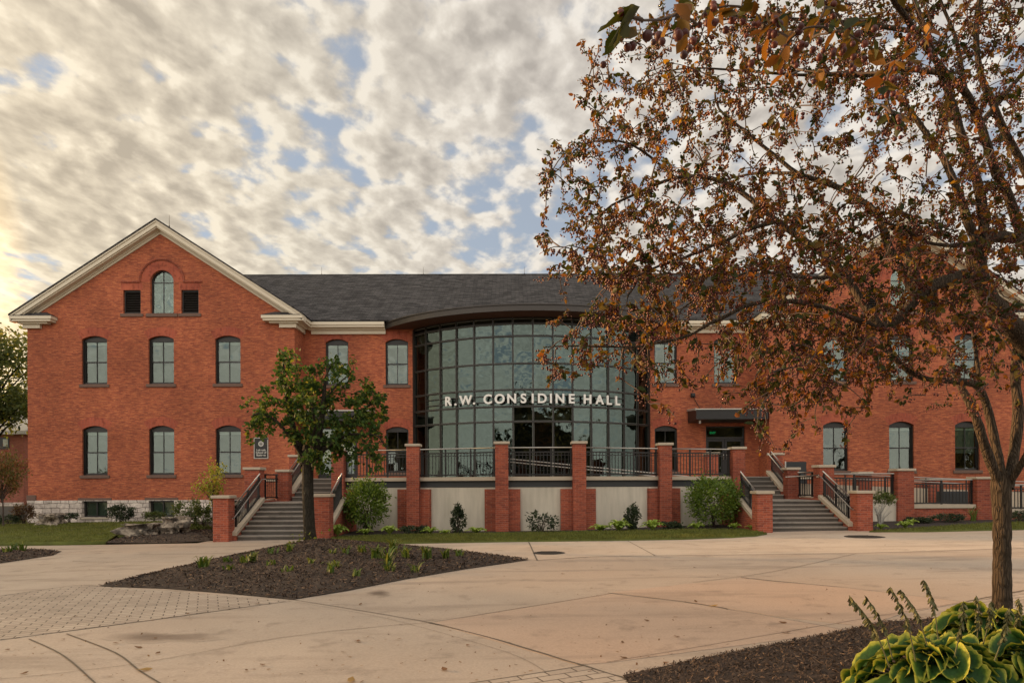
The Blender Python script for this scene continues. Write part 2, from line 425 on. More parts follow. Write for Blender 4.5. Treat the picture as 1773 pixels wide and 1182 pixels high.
M['asphalt'] = plain('asphalt', (0.10, 0.095, 0.09), 0.85, var=0.15)
def _paver():
    m, t = new_mat('stamped_paver'); P = wpos(t)
    v = t.n('Mapping', {'Vector': P, 'Rotation': (0, 0, R(-24))})
    # herringbone: two brick grids in alternating diagonal strips
    b1 = t.n('TexBrick', {'Vector': v, 'Color1': (0.41, 0.335, 0.265), 'Color2': (0.33, 0.265, 0.21), 'Mortar': (0.11, 0.085, 0.065), 'Scale': 1.0, 'Mortar Size': 0.008,
                          'Mortar Smooth': 0.2, 'Brick Width': 0.26, 'Row Height': 0.13})
    n = t.noise(P, 1.2, 5); n3 = t.noise(P, 40, 3)
    col = t.mix(1.0, b1.outputs[0], t.ramp(n, [(0.3, 0.86), (0.7, 1.1)]), 'MULTIPLY')
    col = t.mix(1.0, col, t.ramp(n3, [(0.3, 0.9), (0.7, 1.08)]), 'MULTIPLY')
    finish(t, col, 0.8, 0, b1.outputs['Fac'], 0.6, -0.01, 0.3)
    return m
M['paver'] = _paver()
M['concrete3'] = _concrete('pale_walk_concrete', (0.4661, 0.3842, 0.3028), (0.4089, 0.3332, 0.2617), (0.3271, 0.2587, 0.1982), 0.5)
def tinted(name, stops, rough=0.6, trans=0.0, sheen=0.3, noise_scale=0, spec=0.4):
    m, t = new_mat(name)
    a = t.n('Attribute', attribute_name='tint')
    col = t.ramp(a.outputs['Fac'], stops)
    if noise_scale:
        col = t.mix(1.0, col, t.ramp(t.noise(wpos(t), noise_scale, 3), [(0.3, 0.75), (0.7, 1.25)]), 'MULTIPLY')
    p = t.n('BsdfPrincipled', {'Base Color': col, 'Roughness': rough, 'Specular IOR Level': spec})
    if trans:
        tr = t.n('BsdfTranslucent', {'Color': t.mix(1.0, col, (1.3, 1.25, 0.8), 'MULTIPLY')})
        mx = t.n('MixShader', {0: trans, 1: p.outputs[0], 2: tr.outputs[0]})
        t.n('OutputMaterial', {'Surface': mx.outputs[0]})
    else: t.n('OutputMaterial', {'Surface': p.outputs[0]})
    return m
M['lawn'] = tinted('lawn_green', [(0.0, (0.068, 0.084, 0.0144)), (0.5, (0.116, 0.128, 0.0224)), (1.0, (0.176, 0.156, 0.04))], 0.8, 0.25, noise_scale=1.5)
M['mulch'] = tinted('bark_mulch', [(0.0, (0.0238, 0.0153, 0.01105)), (0.45, (0.06375, 0.03995, 0.0272)), (0.8, (0.1232, 0.0748, 0.04675)), (1.0, (0.221, 0.136, 0.0765))], 0.95, noise_scale=25)
M['ground'] = plain('rough_grass', (0.09, 0.09, 0.03), 0.95, var=0.4, scale=1.5)
def bark(name, a, b, scale=1.0):
    m, t = new_mat(name); P = wpos(t)
    v = t.n('Mapping', {'Vector': P, 'Scale': (30 * scale, 30 * scale, 5.0 * scale)})
    n = t.noise(v, 1.6, 6, 0.65, 0.6); n2 = t.noise(P, 5, 3)
    vo = t.n('TexVoronoi', {'Vector': v, 'Scale': 1.2}, feature='DISTANCE_TO_EDGE').outputs['Distance']
    cr = t.maprange(vo, 0.0, 0.22)
    col = t.mix(n, a, b); col = t.mix(1.0, col, t.ramp(n2, [(0.3, 0.75), (0.7, 1.2)]), 'MULTIPLY')
    col = t.mix(t.math('MULTIPLY', t.math('SUBTRACT', 1.0, cr), 0.5), col, tuple(x * 0.35 for x in a))
    finish(t, col, 0.9, 0, t.math('ADD', cr, t.math('MULTIPLY', n, 0.7)), 0.9, 0.018, 0.2)
    return m
M['bark'] = bark('crabapple_bark', (0.030, 0.022, 0.015), (0.092, 0.066, 0.042))
M['bark2'] = bark('maple_bark', (0.020, 0.017, 0.012), (0.050, 0.041, 0.028), 0.7)
M['twig'] = plain('twig_brown', (0.050, 0.032, 0.023), 0.85, var=0.25)
M['crab_leaf'] = tinted('crabapple_leaf', [(0.0, (0.01716, 0.02652, 0.0056)), (0.25, (0.0468, 0.04524, 0.008)), (0.5, (0.117, 0.06084, 0.0096)), (0.8, (0.1677, 0.05148, 0.0088)), (1.0, (0.2808, 0.1482, 0.016))], 0.6, 0.40, spec=0.2)
M['crab_fruit'] = tinted('crabapple_fruit', [(0.0, (0.0311, 0.00616, 0.00576)), (0.6, (0.06998, 0.01232, 0.00896)), (1.0, (0.1244, 0.02772, 0.0128))], 0.5, spec=0.35)
M['maple_leaf'] = tinted('green_leaf', [(0.0, (0.020, 0.042, 0.012)), (0.5, (0.046, 0.085, 0.018)), (0.85, (0.13, 0.15, 0.022)), (1.0, (0.24, 0.20, 0.025))], 0.7, 0.35, spec=0.12)
M['far_leaf'] = tinted('far_green_leaf', [(0.0, (0.04, 0.058, 0.018)), (0.6, (0.085, 0.105, 0.028)), (1.0, (0.15, 0.145, 0.04))], 0.7, 0.5)
M['shrub_bright'] = tinted('bright_shrub_leaf', [(0.0, (0.05, 0.095, 0.012)), (0.5, (0.11, 0.175, 0.022)), (1.0, (0.21, 0.27, 0.04))], 0.5, 0.35)
M['shrub_dark'] = tinted('dark_shrub_leaf', [(0.0, (0.0153, 0.0255, 0.0119)), (0.6, (0.034, 0.051, 0.02125)), (1.0, (0.068, 0.085, 0.02975))], 0.6, 0.25)
M['shrub_mid'] = tinted('mid_shrub_leaf', [(0.0, (0.04, 0.06, 0.014)), (0.6, (0.085, 0.115, 0.025)), (1.0, (0.17, 0.17, 0.04))], 0.55, 0.3)
M['shrub_red'] = tinted('russet_shrub_leaf', [(0.0, (0.06, 0.030, 0.018)), (0.6, (0.12, 0.060, 0.030)), (1.0, (0.16, 0.12, 0.035))], 0.65, 0.3)
M['sapling_leaf'] = tinted('yellow_green_leaf', [(0.0, (0.13, 0.16, 0.018)), (0.6, (0.26, 0.27, 0.03)), (1.0, (0.42, 0.36, 0.05))], 0.5, 0.4)
M['autumn_leaf'] = tinted('mixed_autumn_leaf', [(0.0, (0.06, 0.07, 0.018)), (0.5, (0.14, 0.12, 0.03)), (0.75, (0.25, 0.10, 0.03)), (1.0, (0.20, 0.02, 0.03))], 0.6, 0.35)
M['hosta_small'] = tinted('small_hosta_leaf', [(0.0, (0.1375, 0.2125, 0.0375)), (0.5, (0.275, 0.375, 0.0625)), (1.0, (0.525, 0.575, 0.1625))], 0.5, 0.3)
M['daylily'] = tinted('daylily_leaf', [(0.0, (0.04675, 0.085, 0.0119)), (0.6, (0.102, 0.1487, 0.0221)), (1.0, (0.204, 0.1997, 0.03825))], 0.5, 0.35)
M['hosta_leaf'] = tinted('variegated_hosta_leaf', [(0.0, (0.010, 0.034, 0.010)), (0.48, (0.024, 0.066, 0.015)), (0.60, (0.055, 0.105, 0.016)), (0.72, (0.22, 0.25, 0.03)), (1.0, (0.42, 0.38, 0.07))], 0.55, 0.22, spec=0.18, noise_scale=55)
M['far_trees'] = tinted('dark_far_leaf', [(0.0, (0.02, 0.026, 0.010)), (1.0, (0.06, 0.06, 0.022))], 0.8, 0.2)
M['pod'] = tinted('hosta_seedpod', [(0.0, (0.05, 0.055, 0.018)), (1.0, (0.13, 0.115, 0.04))], 0.7)
M['fallen'] = tinted('dry_leaf', [(0.0, (0.10, 0.045, 0.02)), (0.6, (0.20, 0.10, 0.04)), (1.0, (0.36, 0.22, 0.07))], 0.8, 0.15)
def _boulder():
    m, t = new_mat('lichen_boulder'); P = wpos(t)
    n = t.noise(P, 4.5, 7, 0.68, 0.6); n2 = t.noise(P, 2.6, 4)
    col = t.ramp(n, [(0.34, (0.03, 0.026, 0.022)), (0.45, (0.15, 0.122, 0.095)), (0.56, (0.34, 0.28, 0.215)), (0.75, (0.46, 0.39, 0.30))])
    col = t.mix(t.maprange(n2, 0.50, 0.62, 0, 0.75), col, (0.05, 0.045, 0.04))
    finish(t, col, 0.95, 0, n, 0.8, 0.05, 0.2)
    return m
M['boulder'] = _boulder()
def glass(name, refl=0.28, tint=(0.55, 0.62, 0.56), gcol=(0.86, 0.93, 0.90), rough=0.0):
    m, t = new_mat(name)
    lw = t.n('LayerWeight', {'Blend': 0.35})
    f = t.math('ADD', t.math('MULTIPLY', lw.outputs['Fresnel'], 0.75), refl, clamp=True)
    wv = t.n('Bump', {'Height': t.noise(wpos(t), 0.9, 2), 'Strength': 0.12, 'Distance': 0.12})
    g = t.n('BsdfGlossy', {'Color': gcol, 'Roughness': rough, 'Normal': wv.outputs[0]}); tr = t.n('BsdfTransparent', {'Color': tint})
    mx = t.n('MixShader', {0: f, 1: tr.outputs[0], 2: g.outputs[0]})
    t.n('OutputMaterial', {'Surface': mx.outputs[0]})
    return m
M['glass'] = glass('window_glass', 0.075, (0.60, 0.70, 0.64), (0.84, 0.95, 0.90))
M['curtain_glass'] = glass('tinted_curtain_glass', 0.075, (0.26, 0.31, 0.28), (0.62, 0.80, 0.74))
M['blind'] = plain('roller_blind', (0.15, 0.1613, 0.1312), 0.85, var=0.06, scale=1.5)
M['blind_top'] = plain('blind_valance', (0.442, 0.4675, 0.3995), 0.7, var=0.05)  # paler copy of the blind colour, its lit upper edge painted in
M['tanblind'] = plain('tan_curtain', (0.75, 0.58, 0.30), 0.85, var=0.1)  # tan colour stands for light in the left door glass
def emis(name, c, s):
    m, t = new_mat(name); e = t.n('Emission', {'Color': c, 'Strength': s}); t.n('OutputMaterial', {'Surface': e.outputs[0]}); return m
M['exit'] = emis('exit_sign_green', (0.02, 0.55, 0.16), 0.16)
# ================================================================== THE HALL
XC = 0.96                      # axis of the building
YW, YM = 31.5, 32.9            # wing front, main front
WX0, WX1 = -22.25, -9.99       # left wing
WCX = (WX0 + WX1) / 2
def mir(x): return 2 * XC - x
hall = thing('brick_hall', 'long two storey red brick hall with gabled wings, grey shingle roof and curved glass front', 'building', (XC, YW, 0.0))

# ---- windows: one prototype per kind, then copies
def sash_window(w, z0, zs, zc, style):
    """window part at local origin (centre of the sill line, wall face at y=0). Children: pane, blind, blind_valance, sill, brick_arch"""
    d = 0.16                                             # depth of the frame behind the wall face
    mb = MB(); a = w / 2; H = zs - 0.03
    fr = 0.065
    mb.box(-a, -a + fr, d, d + .10, 0, H); mb.box(a - fr, a, d, d + .10, 0, H)
    mb.box(-a + fr, a - fr, d, d + .10, 0, 0.10); mb.box(-a + fr, a - fr, d, d + .10, H - fr, H)
    mid = (0.10 + H - fr) / 2
    mb.box(-a + fr, a - fr, d + .015, d + .085, mid - .03, mid + .03)
    mb.box(-.014, .014, d + .025, d + .07, 0.10, mid - .03); mb.box(-.014, .014, d + .025, d + .07, mid + .03, H - fr)
    # head panel that closes the arch
    ap = arch_poly(0, w - .004, H, zs, zc - .004)
    vs, fs = filled(ap, [], 0.10); mb.add([(u, d - .01 + wv, v) for u, v, wv in vs], [f[::-1] for f in fs])
    # brick-mould at the reveal
    mb.box(-a, -a + .035, d - .07, d, 0, H); mb.box(a - .035, a, d - .07, d, 0, H)
    win = mb.build('window', M['frame'], hall, loc=(0, 0, 0))
    p = MB()
    for (x0, x1, zz0, zz1) in ((-a + fr, -.014, .10, mid - .03), (.014, a - fr, .10, mid - .03), (-a + fr, -.014, mid + .03, H - fr), (.014, a - fr, mid + .03, H - fr)):
        q = (random.random() - .5) * .012
        p.add([(x0, d + .05 - q, zz0), (x1, d + .05 + q, zz0), (x1, d + .05 + q, zz1), (x0, d + .05 - q, zz1)], [(0, 1, 2, 3)])
    p.build('pane', M['glass'], win)
    if style != 'dark':
        b = MB(); b.box(-a + fr + .02, a - fr - .02, d + .13, d + .135, 0.10 if style == 'full' else mid - .25, H - fr)
        b.build('blind', M['blind'] if style != 'tan' else M['tanblind'], win)
        b = MB(); b.box(-a + fr, a - fr, d + .105, d + .128, H - fr - .13, H - fr); b.build('blind_valance', M['blind_top'], win)  # pale strip painted as the lit top of the blind
    s = MB(); s.box(-a - .10, a + .10, -.06, d, -.145, -.002); s.build('sill', M['sill'], win, bevel=.012)
    # arch of upright bricks, 3 mm proud
    r = ((w / 2) ** 2 + (zc - zs) ** 2) / (2 * (zc - zs)); cz = zc - r; th = math.asin((w / 2) / r)
    A = MB(); n = 12
    vin = [(r * math.sin(-th * 1.0 + 2 * th * i / n), cz + r * math.cos(-th + 2 * th * i / n)) for i in range(n + 1)]
    th2 = th * 1.0; r2 = r + .40
    vout = [(r2 * math.sin(-th2 + 2 * th2 * i / n), cz + r2 * math.cos(-th2 + 2 * th2 * i / n)) for i in range(n + 1)]
    A.add([(x, -.004, z) for x, z in vin + vout], [(i, i + 1, n + 2 + i, n + 1 + i) for i in range(n)])
    A.build('brick_arch', M['arch'], win)
    return win
def copy_window(win, loc):
    o = win.copy(); COL.objects.link(o); o.parent = hall; o.location = Vector(loc) - org(hall); ORG[o.name] = Vector(loc)
    for ch in win.children:
        c = ch.copy(); COL.objects.link(c); c.parent = o; ORG[c.name] = Vector(loc)
    return o
UP = dict(w=1.16, z0=0, zs=2.06, zc=2.22); LO = dict(w=1.16, z0=0, zs=2.09, zc=2.27)
MU = dict(w=1.09, z0=0, zs=2.06, zc=2.22)
protos = {}
for key, dims, styles in (('U', UP, ('full', 'half', 'dark')), ('L', LO, ('full', 'half', 'dark')), ('M', MU, ('full', 'dark'))):
    for stl in styles: protos[key + stl] = sash_window(style=stl, **dims)
used = set()
def put_window(kind, x, y, z):
    pr = protos[kind]
    if kind in used: return copy_window(pr, (x, y, z))
    used.add(kind); pr.location = Vector((x, y, z)) - org(hall); ORG[pr.name] = Vector((x, y, z))
    return pr
ZU, ZL, ZMU, ZML = 6.28, 2.10, 6.40, 2.18

# ---- wings
SL, APX, EAVE = 0.649, 13.74, 6.67
def wing(x0, x1, right):
    cx = (x0 + x1) / 2
    holes = []; wins = []
    for k, ox in enumerate((-3.06, 0.0, 3.06)):
        holes.append(arch_poly(cx + ox, UP['w'], ZU, ZU + UP['zs'], ZU + UP['zc']))
        holes.append(arch_poly(cx + ox, LO['w'], ZL + (0.06 if right else 0), ZL + LO['zs'] + (0.06 if right else 0), ZL + LO['zc'] + (0.06 if right else 0)))
        wins.append(('U', cx + ox, ZU)); wins.append(('L', cx + ox, ZL + (0.06 if right else 0)))
    # attic: round-headed window and two louvres
    aw = 1.07; az0, azs = 9.52, 10.98
    holes.append(arch_poly(cx + .05, aw, az0, azs, azs + aw / 2 - .001, 20))
    for s in (-1, 1): holes.append([(cx + s * 1.33 - .40, az0), (cx + s * 1.33 + .40, az0), (cx + s * 1.33 + .40, 10.60), (cx + s * 1.33 - .40, 10.60)])
    top = 13.30
    outer = [(x0, .95), (x1, .95), (x1, top - SL * (x1 - cx)), (cx, top), (x0, top - SL * (cx - x0))]
    mb = MB(); front_wall(mb, outer, holes, YW, .34)
    ze = top - SL * (x1 - cx)
    inner, outerx = (x1, x0) if not right else (x0, x1)
    mb.box(x0, x0 + .3, YW + .34, YW + 16, .95, ze); mb.box(x1 - .3, x1, YW + .34, YW + 16, .95, ze)
    mb.box(x0 + .3, x1 - .3, YW + 15.7, YW + 16, 0, ze)
    mb.build('wall', M['brick'], hall)
    # rubble base with the basement windows
    bh = []
    bz0, bz1 = .17, .93
    for ox in (-3.06, 0.0, 3.06): bh.append([(cx + ox - .58, bz0), (cx + ox + .58, bz0), (cx + ox + .58, bz1 - .01), (cx + ox - .58, bz1 - .01)])
    sb = MB(); front_wall(sb, [(x0 - .03, -.6), (x1 + .03, -.6), (x1 + .03, .95), (x0 - .03, .95)], bh, YW - .04, .42)
    sb.box(x0 - .03, x0 + .3, YW + .38, YW + 16, -.6, .95); sb.box(x1 - .3, x1 + .03, YW + .38, YW + 16, -.6, .95)
    sb.build('stone_base', M['stone'], hall)
    for ox in (-3.06, 0.0, 3.06):
        f = MB(); X = cx + ox; y = YW + .14
        f.box(X - .58, X + .58, y, y + .08, bz0, bz0 + .07); f.box(X - .58, X + .58, y, y + .08, bz1 - .08, bz1 - .01)
        f.box(X - .58, X - .50, y, y + .08, bz0 + .07, bz1 - .08); f.box(X + .50, X + .58, y, y + .08, bz0 + .07, bz1 - .08); f.box(X - .025, X + .025, y + .01, y + .07, bz0 + .07, bz1 - .08)
        w = f.build('basement_window', M['frame'], hall)
        g = MB(); g.add([(X - .5, y + .04, bz0 + .07), (X + .5, y + .045, bz0 + .07), (X + .5, y + .045, bz1 - .08), (X - .5, y + .04, bz1 - .08)], [(0, 1, 2, 3)]); g.build('pane', M['glass'], w)
        b = MB(); b.box(X - .5, X + .5, y + .12, y + .125, bz0 + .07, bz1 - .08); b.build('blind', M['blind'], w)
        l = MB(); l.box(X - .76, X + .76, YW - .055, YW + .1, .952, 1.06); l.build('lintel', M['sill'], w, bevel=.012)
        s = MB(); s.box(X - .66, X + .66, YW - .09, YW + .14, bz0 - .09, bz0 - .003); s.build('sill', M['cap'], w, bevel=.01)
    st = 0.0
    for i, (k, X, z) in enumerate(wins):
        if not right: stl = 'full'
        else: stl = {0: 'full', 1: 'dark', 2: 'full', 3: 'full', 4: 'full', 5: 'half'}[i]
        put_window(k + stl, X, YW, z)
    # corner block
    c = MB(); c.box(outerx - .05 if not right else outerx - .38, outerx + .38 if not right else outerx + .05, YW - .05, YW + .3, .953, 1.20); c.build('corner_block', M['sill'], hall, bevel=.015)
    # attic window
    f = MB(); X = cx + .05; y = YW + .14
    op = arch_poly(X, aw - .002, az0, azs, azs + aw / 2 - .003, 20); ip = arch_poly(X, aw - .11, az0 + .06, azs, azs + aw / 2 - .055, 20)
    front_wall(f, op, [ip], y, .08)
    f.box(X - .016, X + .016, y + .02, y + .06, az0 + .06, azs + aw / 2 - .056); f.box(X - aw / 2 + .055, X + aw / 2 - .055, y + .018, y + .062, azs - .03, azs + .01)
    w = f.build('attic_window', M['frame'], hall)
    g = MB(); vs, fs = filled(ip, [], .004); g.add([(u, y + .04 + q, v) for u, v, q in vs], [q[::-1] for q in fs]); g.build('pane', M['glass'], w)
    s = MB(); s.box(X - .72, X + .72, YW - .06, YW + .14, az0 - .16, az0 - .002); s.build('sill', M['sill'], w, bevel=.012)
    a = MB()                                            # thin raised moulding round the arch, with side returns
    rr = (1.0, 1.06); n = 24
    for r0, r1, pr in ((.98, 1.02, .035), (1.02, 1.06, .06)):
        pin = [(X + r0 * math.cos(math.pi * i / n), azs + r0 * math.sin(math.pi * i / n)) for i in range(n + 1)]
        pout = [(X + r1 * math.cos(math.pi * i / n), azs + r1 * math.sin(math.pi * i / n)) for i in range(n + 1)]
        for i in range(n):
            a.prism_y([pin[i], pin[i + 1], pout[i + 1], pout[i]], YW - pr, YW + .01)
    for s_ in (-1, 1):
        xa, xb = sorted((X + s_ * .98, X + s_ * 1.85)); a.box(xa, xb, YW - .05, YW + .01, azs - .035, azs + .03)
    a.build('arch_moulding', M['pier'], w)
    ar = MB(); pin = [(X + .536 * math.cos(math.pi * i / n), azs + .536 * math.sin(math.pi * i / n)) for i in range(n + 1)]; pout = [(X + .96 * math.cos(math.pi * i / n), azs + .96 * math.sin(math.pi * i / n)) for i in range(n + 1)]
    ar.add([(x, YW - .004, z) for x, z in pin + pout], [(i, n + 1 + i, n + 2 + i, i + 1) for i in range(n)]); ar.build('brick_arch', M['arch'], w)
    for s_ in (-1, 1):
        X2 = cx + s_ * 1.33
        l = MB(); l.box(X2 - .40, X2 - .34, YW + .1, YW + .18, az0, 10.6); l.box(X2 + .34, X2 + .40, YW + .1, YW + .18, az0, 10.6); l.box(X2 - .34, X2 + .34, YW + .1, YW + .18, 10.54, 10.6); l.box(X2 - .34, X2 + .34, YW + .1, YW + .18, az0, az0 + .06)
        for i in range(9):
            z = az0 + .09 + i * .108
            l.add([(X2 - .34, YW + .10, z), (X2 + .34, YW + .10, z), (X2 + .34, YW + .18, z + .085), (X2 - .34, YW + .18, z + .085), (X2 - .34, YW + .11, z - .015), (X2 + .34, YW + .11, z - .015), (X2 + .34, YW + .19, z + .07), (X2 - .34, YW + .19, z + .07)],
                  [(0, 1, 2, 3), (4, 7, 6, 5), (0, 4, 5, 1), (2, 6, 7, 3), (1, 5, 6, 2), (0, 3, 7, 4)])
        lv = l.build('louvre', M['frame'], hall)
        s = MB(); s.box(X2 - .52, X2 + .52, YW - .055, YW + .1, az0 - .15, az0 - .004); s.build('sill', M['sill'], lv, bevel=.012)
        k = MB(); k.box(X2 - .34, X2 + .34, YW + .195, YW + .2, az0 + .02, 10.58); k.build('backing', M['dark'], lv)
        so = MB(); so.add([(X2 - .5, YW - .004, 10.602), (X2 + .5, YW - .004, 10.602), (X2 + .5, YW - .004, 10.93), (X2 - .5, YW - .004, 10.93)], [(0, 1, 2, 3)]); so.build('brick_arch', M['arch'], lv)
    # roof of the wing
    r = MB()
    for s_ in (-1, 1):
        r.prism_y([(cx, APX), (cx + s_ * EAVE, APX - SL * EAVE), (cx + s_ * EAVE, APX - SL * EAVE - .07), (cx, APX - .07)], YW - .47, YW + 16.4)
    r.build('roof', M['shingle'], hall)
    for s_ in (-1, 1):
        c = MB()
        def band(a0, a1, y0, y1, e=EAVE - .01):
            c.prism_y([(cx, APX - a0), (cx + s_ * e, APX - SL * e - a0), (cx + s_ * e, APX - SL * e - a1), (cx, APX - a1)], y0, y1)
        band(.072, .15, YW - .44, YW - .02); band(.15, .34, YW - .40, YW - .02); band(.34, .40, YW - .34, YW - .02, EAVE - .12)
        band(.40, .47, YW - .10, YW - .004, EAVE - .45); band(.47, .57, YW - .05, YW - .002, EAVE - .6)
        c.build('rake_cornice', M['cream'], hall)
        # boxed cornice return at the foot of the rake
        e = cx + s_ * EAVE; q = -s_
        c = MB(); zt = APX - SL * EAVE - .075
        def bx(o0, o1, y0, y1, z0, z1):
            xa, xb = sorted((e + q * o0, e + q * o1)); c.box(xa, xb, y0, y1, z0, z1)
        bx(0.03, 1.92, YW - .45, YW - .003, zt - .14, zt); bx(.08, 1.86, YW - .40, YW - .003, zt - .24, zt - .14)
        bx(.30, 1.62, YW - .26, YW - .003, zt - .32, zt - .24); bx(.42, 1.20, YW - .14, YW - .003, zt - .50, zt - .32)
        inner_side = (s_ > 0) != right
        y2 = YM - .503 if inner_side else YW + 16
        bx(.03, .58, YW - .003, y2, zt - .14, zt); bx(.08, .58, YW - .003, y2, zt - .24, zt - .14); bx(.30, .58, YW - .003, y2 + .26, zt - .32, zt - .24); bx(.42, .58, YW - .003, y2 + .38, zt - .50, zt - .32)
        ret = c.build('cornice_return', M['cream'], hall)
        p = MB()
        x_a, x_b = e + q * .0, e + q * 1.95; xm0, xm1 = e + q * .5, e + q * 1.45
        v = [(x_a, YW - .47, zt + .004), (x_b, YW - .47, zt + .004), (x_b, YW - .002, zt + .004), (x_a, YW - .002, zt + .004), (xm0, YW - .002, zt + .25), (xm1, YW - .002, zt + .25)]
        fs = [(0, 1, 5, 4), (1, 2, 5), (0, 4, 3), (3, 4, 5, 2), (0, 3, 2, 1)]
        p.add(v, fs if q > 0 else [f[::-1] for f in fs]); p.build('return_roof', M['shingle'], ret)
wing(WX0, WX1, False)
wing(mir(WX1), mir(WX0), True)

# ---- main block
lx, rx = WX1, mir(WX1)
gl, gr = XC - 5.65, XC + 5.65
DOOR_W, DOOR_H, DECK = 1.90, 2.50, 1.86
def main_wall(x0, x1, side):
    wx = [XC + side * 6.48, XC + side * 9.36]
    holes = [arch_poly(x, MU['w'], ZMU, ZMU + MU['zs'], ZMU + MU['zc']) for x in wx]
    holes.append(arch_poly(wx[0], MU['w'], ZML, ZML + MU['zs'], ZML + MU['zc']))
    holes.append([(wx[1] - DOOR_W / 2, DECK), (wx[1] + DOOR_W / 2, DECK), (wx[1] + DOOR_W / 2, DECK + DOOR_H), (wx[1] - DOOR_W / 2, DECK + DOOR_H)])
    mb = MB(); front_wall(mb, [(x0, -.5), (x1, -.5), (x1, 9.30), (x0, 9.30)], holes, YM, .34); mb.build('wall', M['brick'], hall)
    for x in wx: put_window('Mfull', x, YM, ZMU)
    put_window('Mdark', wx[0], YM, ZML)
    # entrance: frame, transom, two glazed leaves
    X = wx[1]; y = YM + .14; a = DOOR_W / 2; zt = DECK + 1.90
    f = MB(); f.box(X - a, X - a + .06, y, y + .12, DECK, DECK + DOOR_H); f.box(X + a - .06, X + a, y, y + .12, DECK, DECK + DOOR_H)
    f.box(X - a + .06, X + a - .06, y, y + .12, DECK + DOOR_H - .06, DECK + DOOR_H); f.box(X - a + .06, X + a - .06, y, y + .12, zt, zt + .09)
    ent = f.build('entrance_frame', M['frame'], hall)
    g = MB(); g.add([(X - a + .06, y + .06, zt + .09), (X + a - .06, y + .06, zt + .09), (X + a - .06, y + .06, DECK + DOOR_H - .06), (X - a + .06, y + .06, DECK + DOOR_H - .06)], [(0, 1, 2, 3)]); g.build('transom_pane', M['glass'], ent)
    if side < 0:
        b = MB(); b.box(X - a + .08, X + a - .08, y + .35, y + .355, DECK + .9, DECK + DOOR_H); b.build('curtain', M['tanblind'], ent)  # tan sheet paints the light showing in the left door glass
    for s_ in (-1, 1):
        d = MB(); x0_, x1_ = sorted((X + s_ * .006, X + s_ * (a - .062)))
        d.box(x0_, x0_ + .11, y + .03, y + .09, DECK + .01, zt - .005); d.box(x1_ - .11, x1_, y + .03, y + .09, DECK + .01, zt - .005)
        d.box(x0_ + .11, x1_ - .11, y + .03, y + .09, DECK + .01, DECK + .28); d.box(x0_ + .11, x1_ - .11, y + .03, y + .09, zt - .13, zt - .005)
        leaf = d.build('door', M['black'], hall)
        g = MB(); g.add([(x0_ + .11, y + .06, DECK + .28), (x1_ - .11, y + .06, DECK + .28), (x1_ - .11, y + .06, zt - .13), (x0_ + .11, y + .06, zt - .13)], [(0, 1, 2, 3)]); g.build('pane', M['glass'], leaf)
        h = MB(); hx = X + s_ * .08
        h.tube([(hx, y + .03, DECK + .88), (hx, y - .05, DECK + .90), (hx, y - .05, DECK + 1.16), (hx, y + .03, DECK + 1.18)], .014, 8); h.build('handle', M['steel'], leaf)
main_wall(lx, gl, -1)
main_wall(gr, rx, 1)
# inside: dark rooms so that the glass looks into something
b = MB(); b.box(WX0 + .31, gl - .1, YM + 2.2, YM + 2.25, 0, 9.2); b.box(gr + .1, mir(WX0) - .31, YM + 2.2, YM + 2.25, 0, 9.2)
b.box(WX0 + .31, mir(WX0) - .31, YM + .36, YM + 12, 5.55, 5.7)
b.build('inner_wall', M['interior'], hall)
b = MB(); b.box(lx, rx, YM + 14.0, YM + 14.3, 0, 9.3); b.build('wall', M['brick'], hall)
# main roof
RY, RZ = 40.1, 13.92; EY, EZ = 32.40, 9.44
mb = MB(); mb.prism_x([(EY, EZ), (RY, RZ), (RY + 7.7, EZ), (RY + 7.7, EZ - .08), (RY, RZ - .10), (EY, EZ - .08)], WCX, mir(WCX)); mb.build('roof', M['shingle'], hall)
mb = MB(); mb.prism_x([(RY - .14, RZ - .06), (RY, RZ + .035), (RY + .14, RZ - .06)], WCX + .3, mir(WCX) - .3); mb.build('ridge_cap', M['shingle'], hall)
for s_ in (-1, 1):
    zt = APX - SL * EAVE - .075; c = MB()
    def bx(xo, y0, z0, z1):
        xa, xb = sorted((XC + s_ * xo, XC + s_ * 7.0)); c.box(xa, xb, y0, YM - .003, z0, z1)
    bx(10.98, YM - .50, zt - .14, zt); bx(10.98, YM - .45, zt - .24, zt - .14); bx(10.68, YM - .24, zt - .32, zt - .24); bx(10.56, YM - .12, zt - .50, zt - .32)
    c.build('eave_cornice', M['cream'], hall)
# lightning rods, stacks
def rod(x, y, z, h): 
    m = MB(); m.tube([(x, y, z - .05), (x, y, z + h)], [.013, .006], 6); m.tube([(x, y, z - .05), (x, y, z + .06)], [.04, .02], 6); m.build('lightning_rod', M['iron'], hall)
for px in (557, 733, 908, 1080, 1255): rod(at(px, 474, RY).x, RY, RZ, .45)
rod(WCX + .1, YW + .6, APX, .55)
for px, h in ((1308, .95), (1318, .75)):
    m = MB(); x = at(px, 470, RY + .8).x; m.tube([(x, RY + .8, RZ - .6), (x, RY + .8, RZ + h)], .055, 8); m.build('vent_pipe', M['pipe'], hall)

